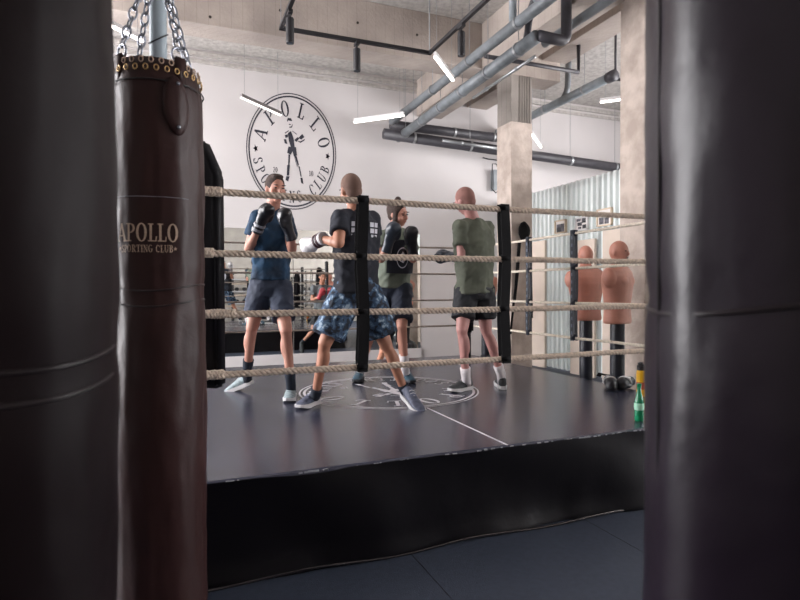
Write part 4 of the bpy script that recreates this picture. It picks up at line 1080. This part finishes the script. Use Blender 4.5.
# prints on shirts, wrapped on the torso
def on_torso(f, ang, h, g=.024, a=.122, b_=.183):
    c = f['pel']+f['upv']*(h*f['H'])+f['fwd']*(.012*math.sin(h*PI))
    return c+f['fwd']*(a+g)*math.cos(ang)+f['sid']*(b_+g)*math.sin(ang)
def patch(name, parent, f, polys, m, g, lab=None, a=.122, b_=.183):
    bm = BM()
    for P_ in polys:
        try: bm.faces.new([bm.verts.new(on_torso(f, x, y, g, a, b_)) for x, y in P_])
        except ValueError: pass
    o = obj(name, bm, m, parent)
    if lab: o['label'] = lab
bl = []
for (x0, x1, y0, y1) in ((-.62, -.5, .86, .92), (-.62, -.5, .78, .84), (-.62, -.53, .71, .76), (.1, .28, .86, .92), (.32, .5, .86, .92), (.12, .3, .78, .84), (.34, .5, .78, .84), (.16, .28, .71, .76), (.34, .46, .71, .76), (-.46, -.36, .86, .92), (-.46, -.36, .78, .84)):
    bl.append([(PI+x0, y0), (PI+x1, y0), (PI+x1, y1), (PI+x0, y1)])
patch('shirt_print', p2_, f2, bl, M['white_cloth_print'], .03, 'white printed blocks across the upper back', .118, .186)
def ringp(r0, r1, cy, n=20, sx=1.0, sy=.62):
    return [[(r0*sx*math.cos(t0), cy+r0*sy*math.sin(t0)), (r1*sx*math.cos(t0), cy+r1*sy*math.sin(t0)), (r1*sx*math.cos(t1), cy+r1*sy*math.sin(t1)), (r0*sx*math.cos(t1), cy+r0*sy*math.sin(t1))] for t0, t1 in [(2*PI*k/n, 2*PI*(k+1)/n) for k in range(n)]]
patch('chest_print', p2_, f2, ringp(0, .36, .72)[:], M['white_cloth_print'], .026, 'pale round print on the chest')
big = []
for i in range(12):
    for k in range(8):
        x0, x1 = -.75+1.5*i/12, -.75+1.5*(i+1)/12; y0, y1 = .32+.6*k/8, .32+.6*(k+1)/8; big.append([(x0, y0), (x1, y0), (x1, y1), (x0, y1)])
patch('chest_panel', p3_, f3, big, M['shirt_black'], .024, 'black panel across the chest')
patch('chest_print', p3_, f3, ringp(.27, .30, .6)+ringp(.13, .16, .6, 5)+ringp(.0, .05, .68, 6)+ringp(.0, .05, .54, 6), M['white_cloth_print'], .03, 'white circular print on the chest')

# ------------------------------------------------------------------ gear behind the camera, seen small in the mirror
def rack(x, lab):
    t = thing('storage_rack', lab, 'rack', 'storage racks seen in the mirror', loc=(x, YF+.4, 0))
    for dx in (0, 1.9):
        for dy in (.1, .55):
            bm = box(BM(), (x+dx, YF+dy, 0), (x+dx+.06, YF+dy+.06, 2.0)); obj('upright', bm, M['black_metal'], t)
    for z in (.35, .85, 1.35, 1.85):
        bm = box(BM(), (x, YF+.08, z), (x+1.96, YF+.63, z+.04)); obj('shelf', bm, M['sole_white'], t)
def dumbbell():
    t = thing('dumbbell', 'black dumbbell on a storage rack shelf behind the ring', 'dumbbell', 'dumbbells on the racks', loc=(0, 0, 0))
    bm = BM(); tube(bm, [(0, -.14, .08), (0, .14, .08)], .016, 8); obj('handle', bm, M['steel'], t)
    for s in (-1, 1):
        bm = BM(); tube(bm, [(0, s*.08, .08), (0, s*.17, .08)], .075, 12); obj('weight', bm, M['black_metal'], t)
    return t
names = ['rack nearest the left in the mirror image', 'middle storage rack in the mirror image', 'right storage rack in the mirror image']
first = dumbbell(); used = False
for k, x in enumerate((2.2, 4.7, 7.2)):
    rack(x, 'pale shelving ' + names[k])
    for z in (.39, .89, 1.39):
        for i_ in range(6):
            if not used: d_ = first; used = True
            else: d_ = copy_tree(first)
            d_.location = (x+.2+i_*.31, YF+.35, z)

# ------------------------------------------------------------------ light
w = bpy.data.worlds.new('daylight'); SC.world = w; w.use_nodes = True
bg = w.node_tree.nodes['Background']; bg.inputs['Color'].default_value = (1.0, .98, 1.0, 1); bg.inputs['Strength'].default_value = 15
def portal(name, x, y0, y1, z0, z1, direction):
    l = bpy.data.lights.new(name, 'AREA'); l.shape = 'RECTANGLE'; l.size = y1-y0; l.size_y = z1-z0; l.cycles.is_portal = True
    o = bpy.data.objects.new(name, l); COL.objects.link(o); o.location = (x, (y0+y1)/2, (z0+z1)/2)
    o.rotation_euler = V((direction, 0, 0)).to_track_quat('-Z', 'Y').to_euler()
    m = Matrix.Identity(3)
    zax = V((-direction, 0, 0)); yax = V((0, 0, 1)); xax = yax.cross(zax)
    o.rotation_euler = Matrix((xax, yax, zax)).transposed().to_euler()
for k, (a, b_, c, d) in enumerate(LW): portal('window_portal', XL-.25, a, b_, c, d, 1)
for k, (a, b_, c, d) in enumerate(RW): portal('window_portal', XR+.25, a, b_, c, d, -1)

# ------------------------------------------------------------------ camera
cd = bpy.data.cameras.new('camera'); cam = bpy.data.objects.new('camera', cd); COL.objects.link(cam)
cd.sensor_width = 36; cd.lens = 36*FP/800; cd.clip_start = .05; cd.clip_end = 100
m4 = Matrix((R, U, -F)).transposed().to_4x4(); m4.translation = CAM; cam.matrix_world = m4
cd.dof.use_dof = True; cd.dof.focus_distance = 4.6; cd.dof.aperture_fstop = 4.0
SC.camera = cam
SC.view_settings.view_transform = 'Standard'; SC.view_settings.look = 'None'; SC.view_settings.gamma = 1
SC.view_settings.exposure = 0.66
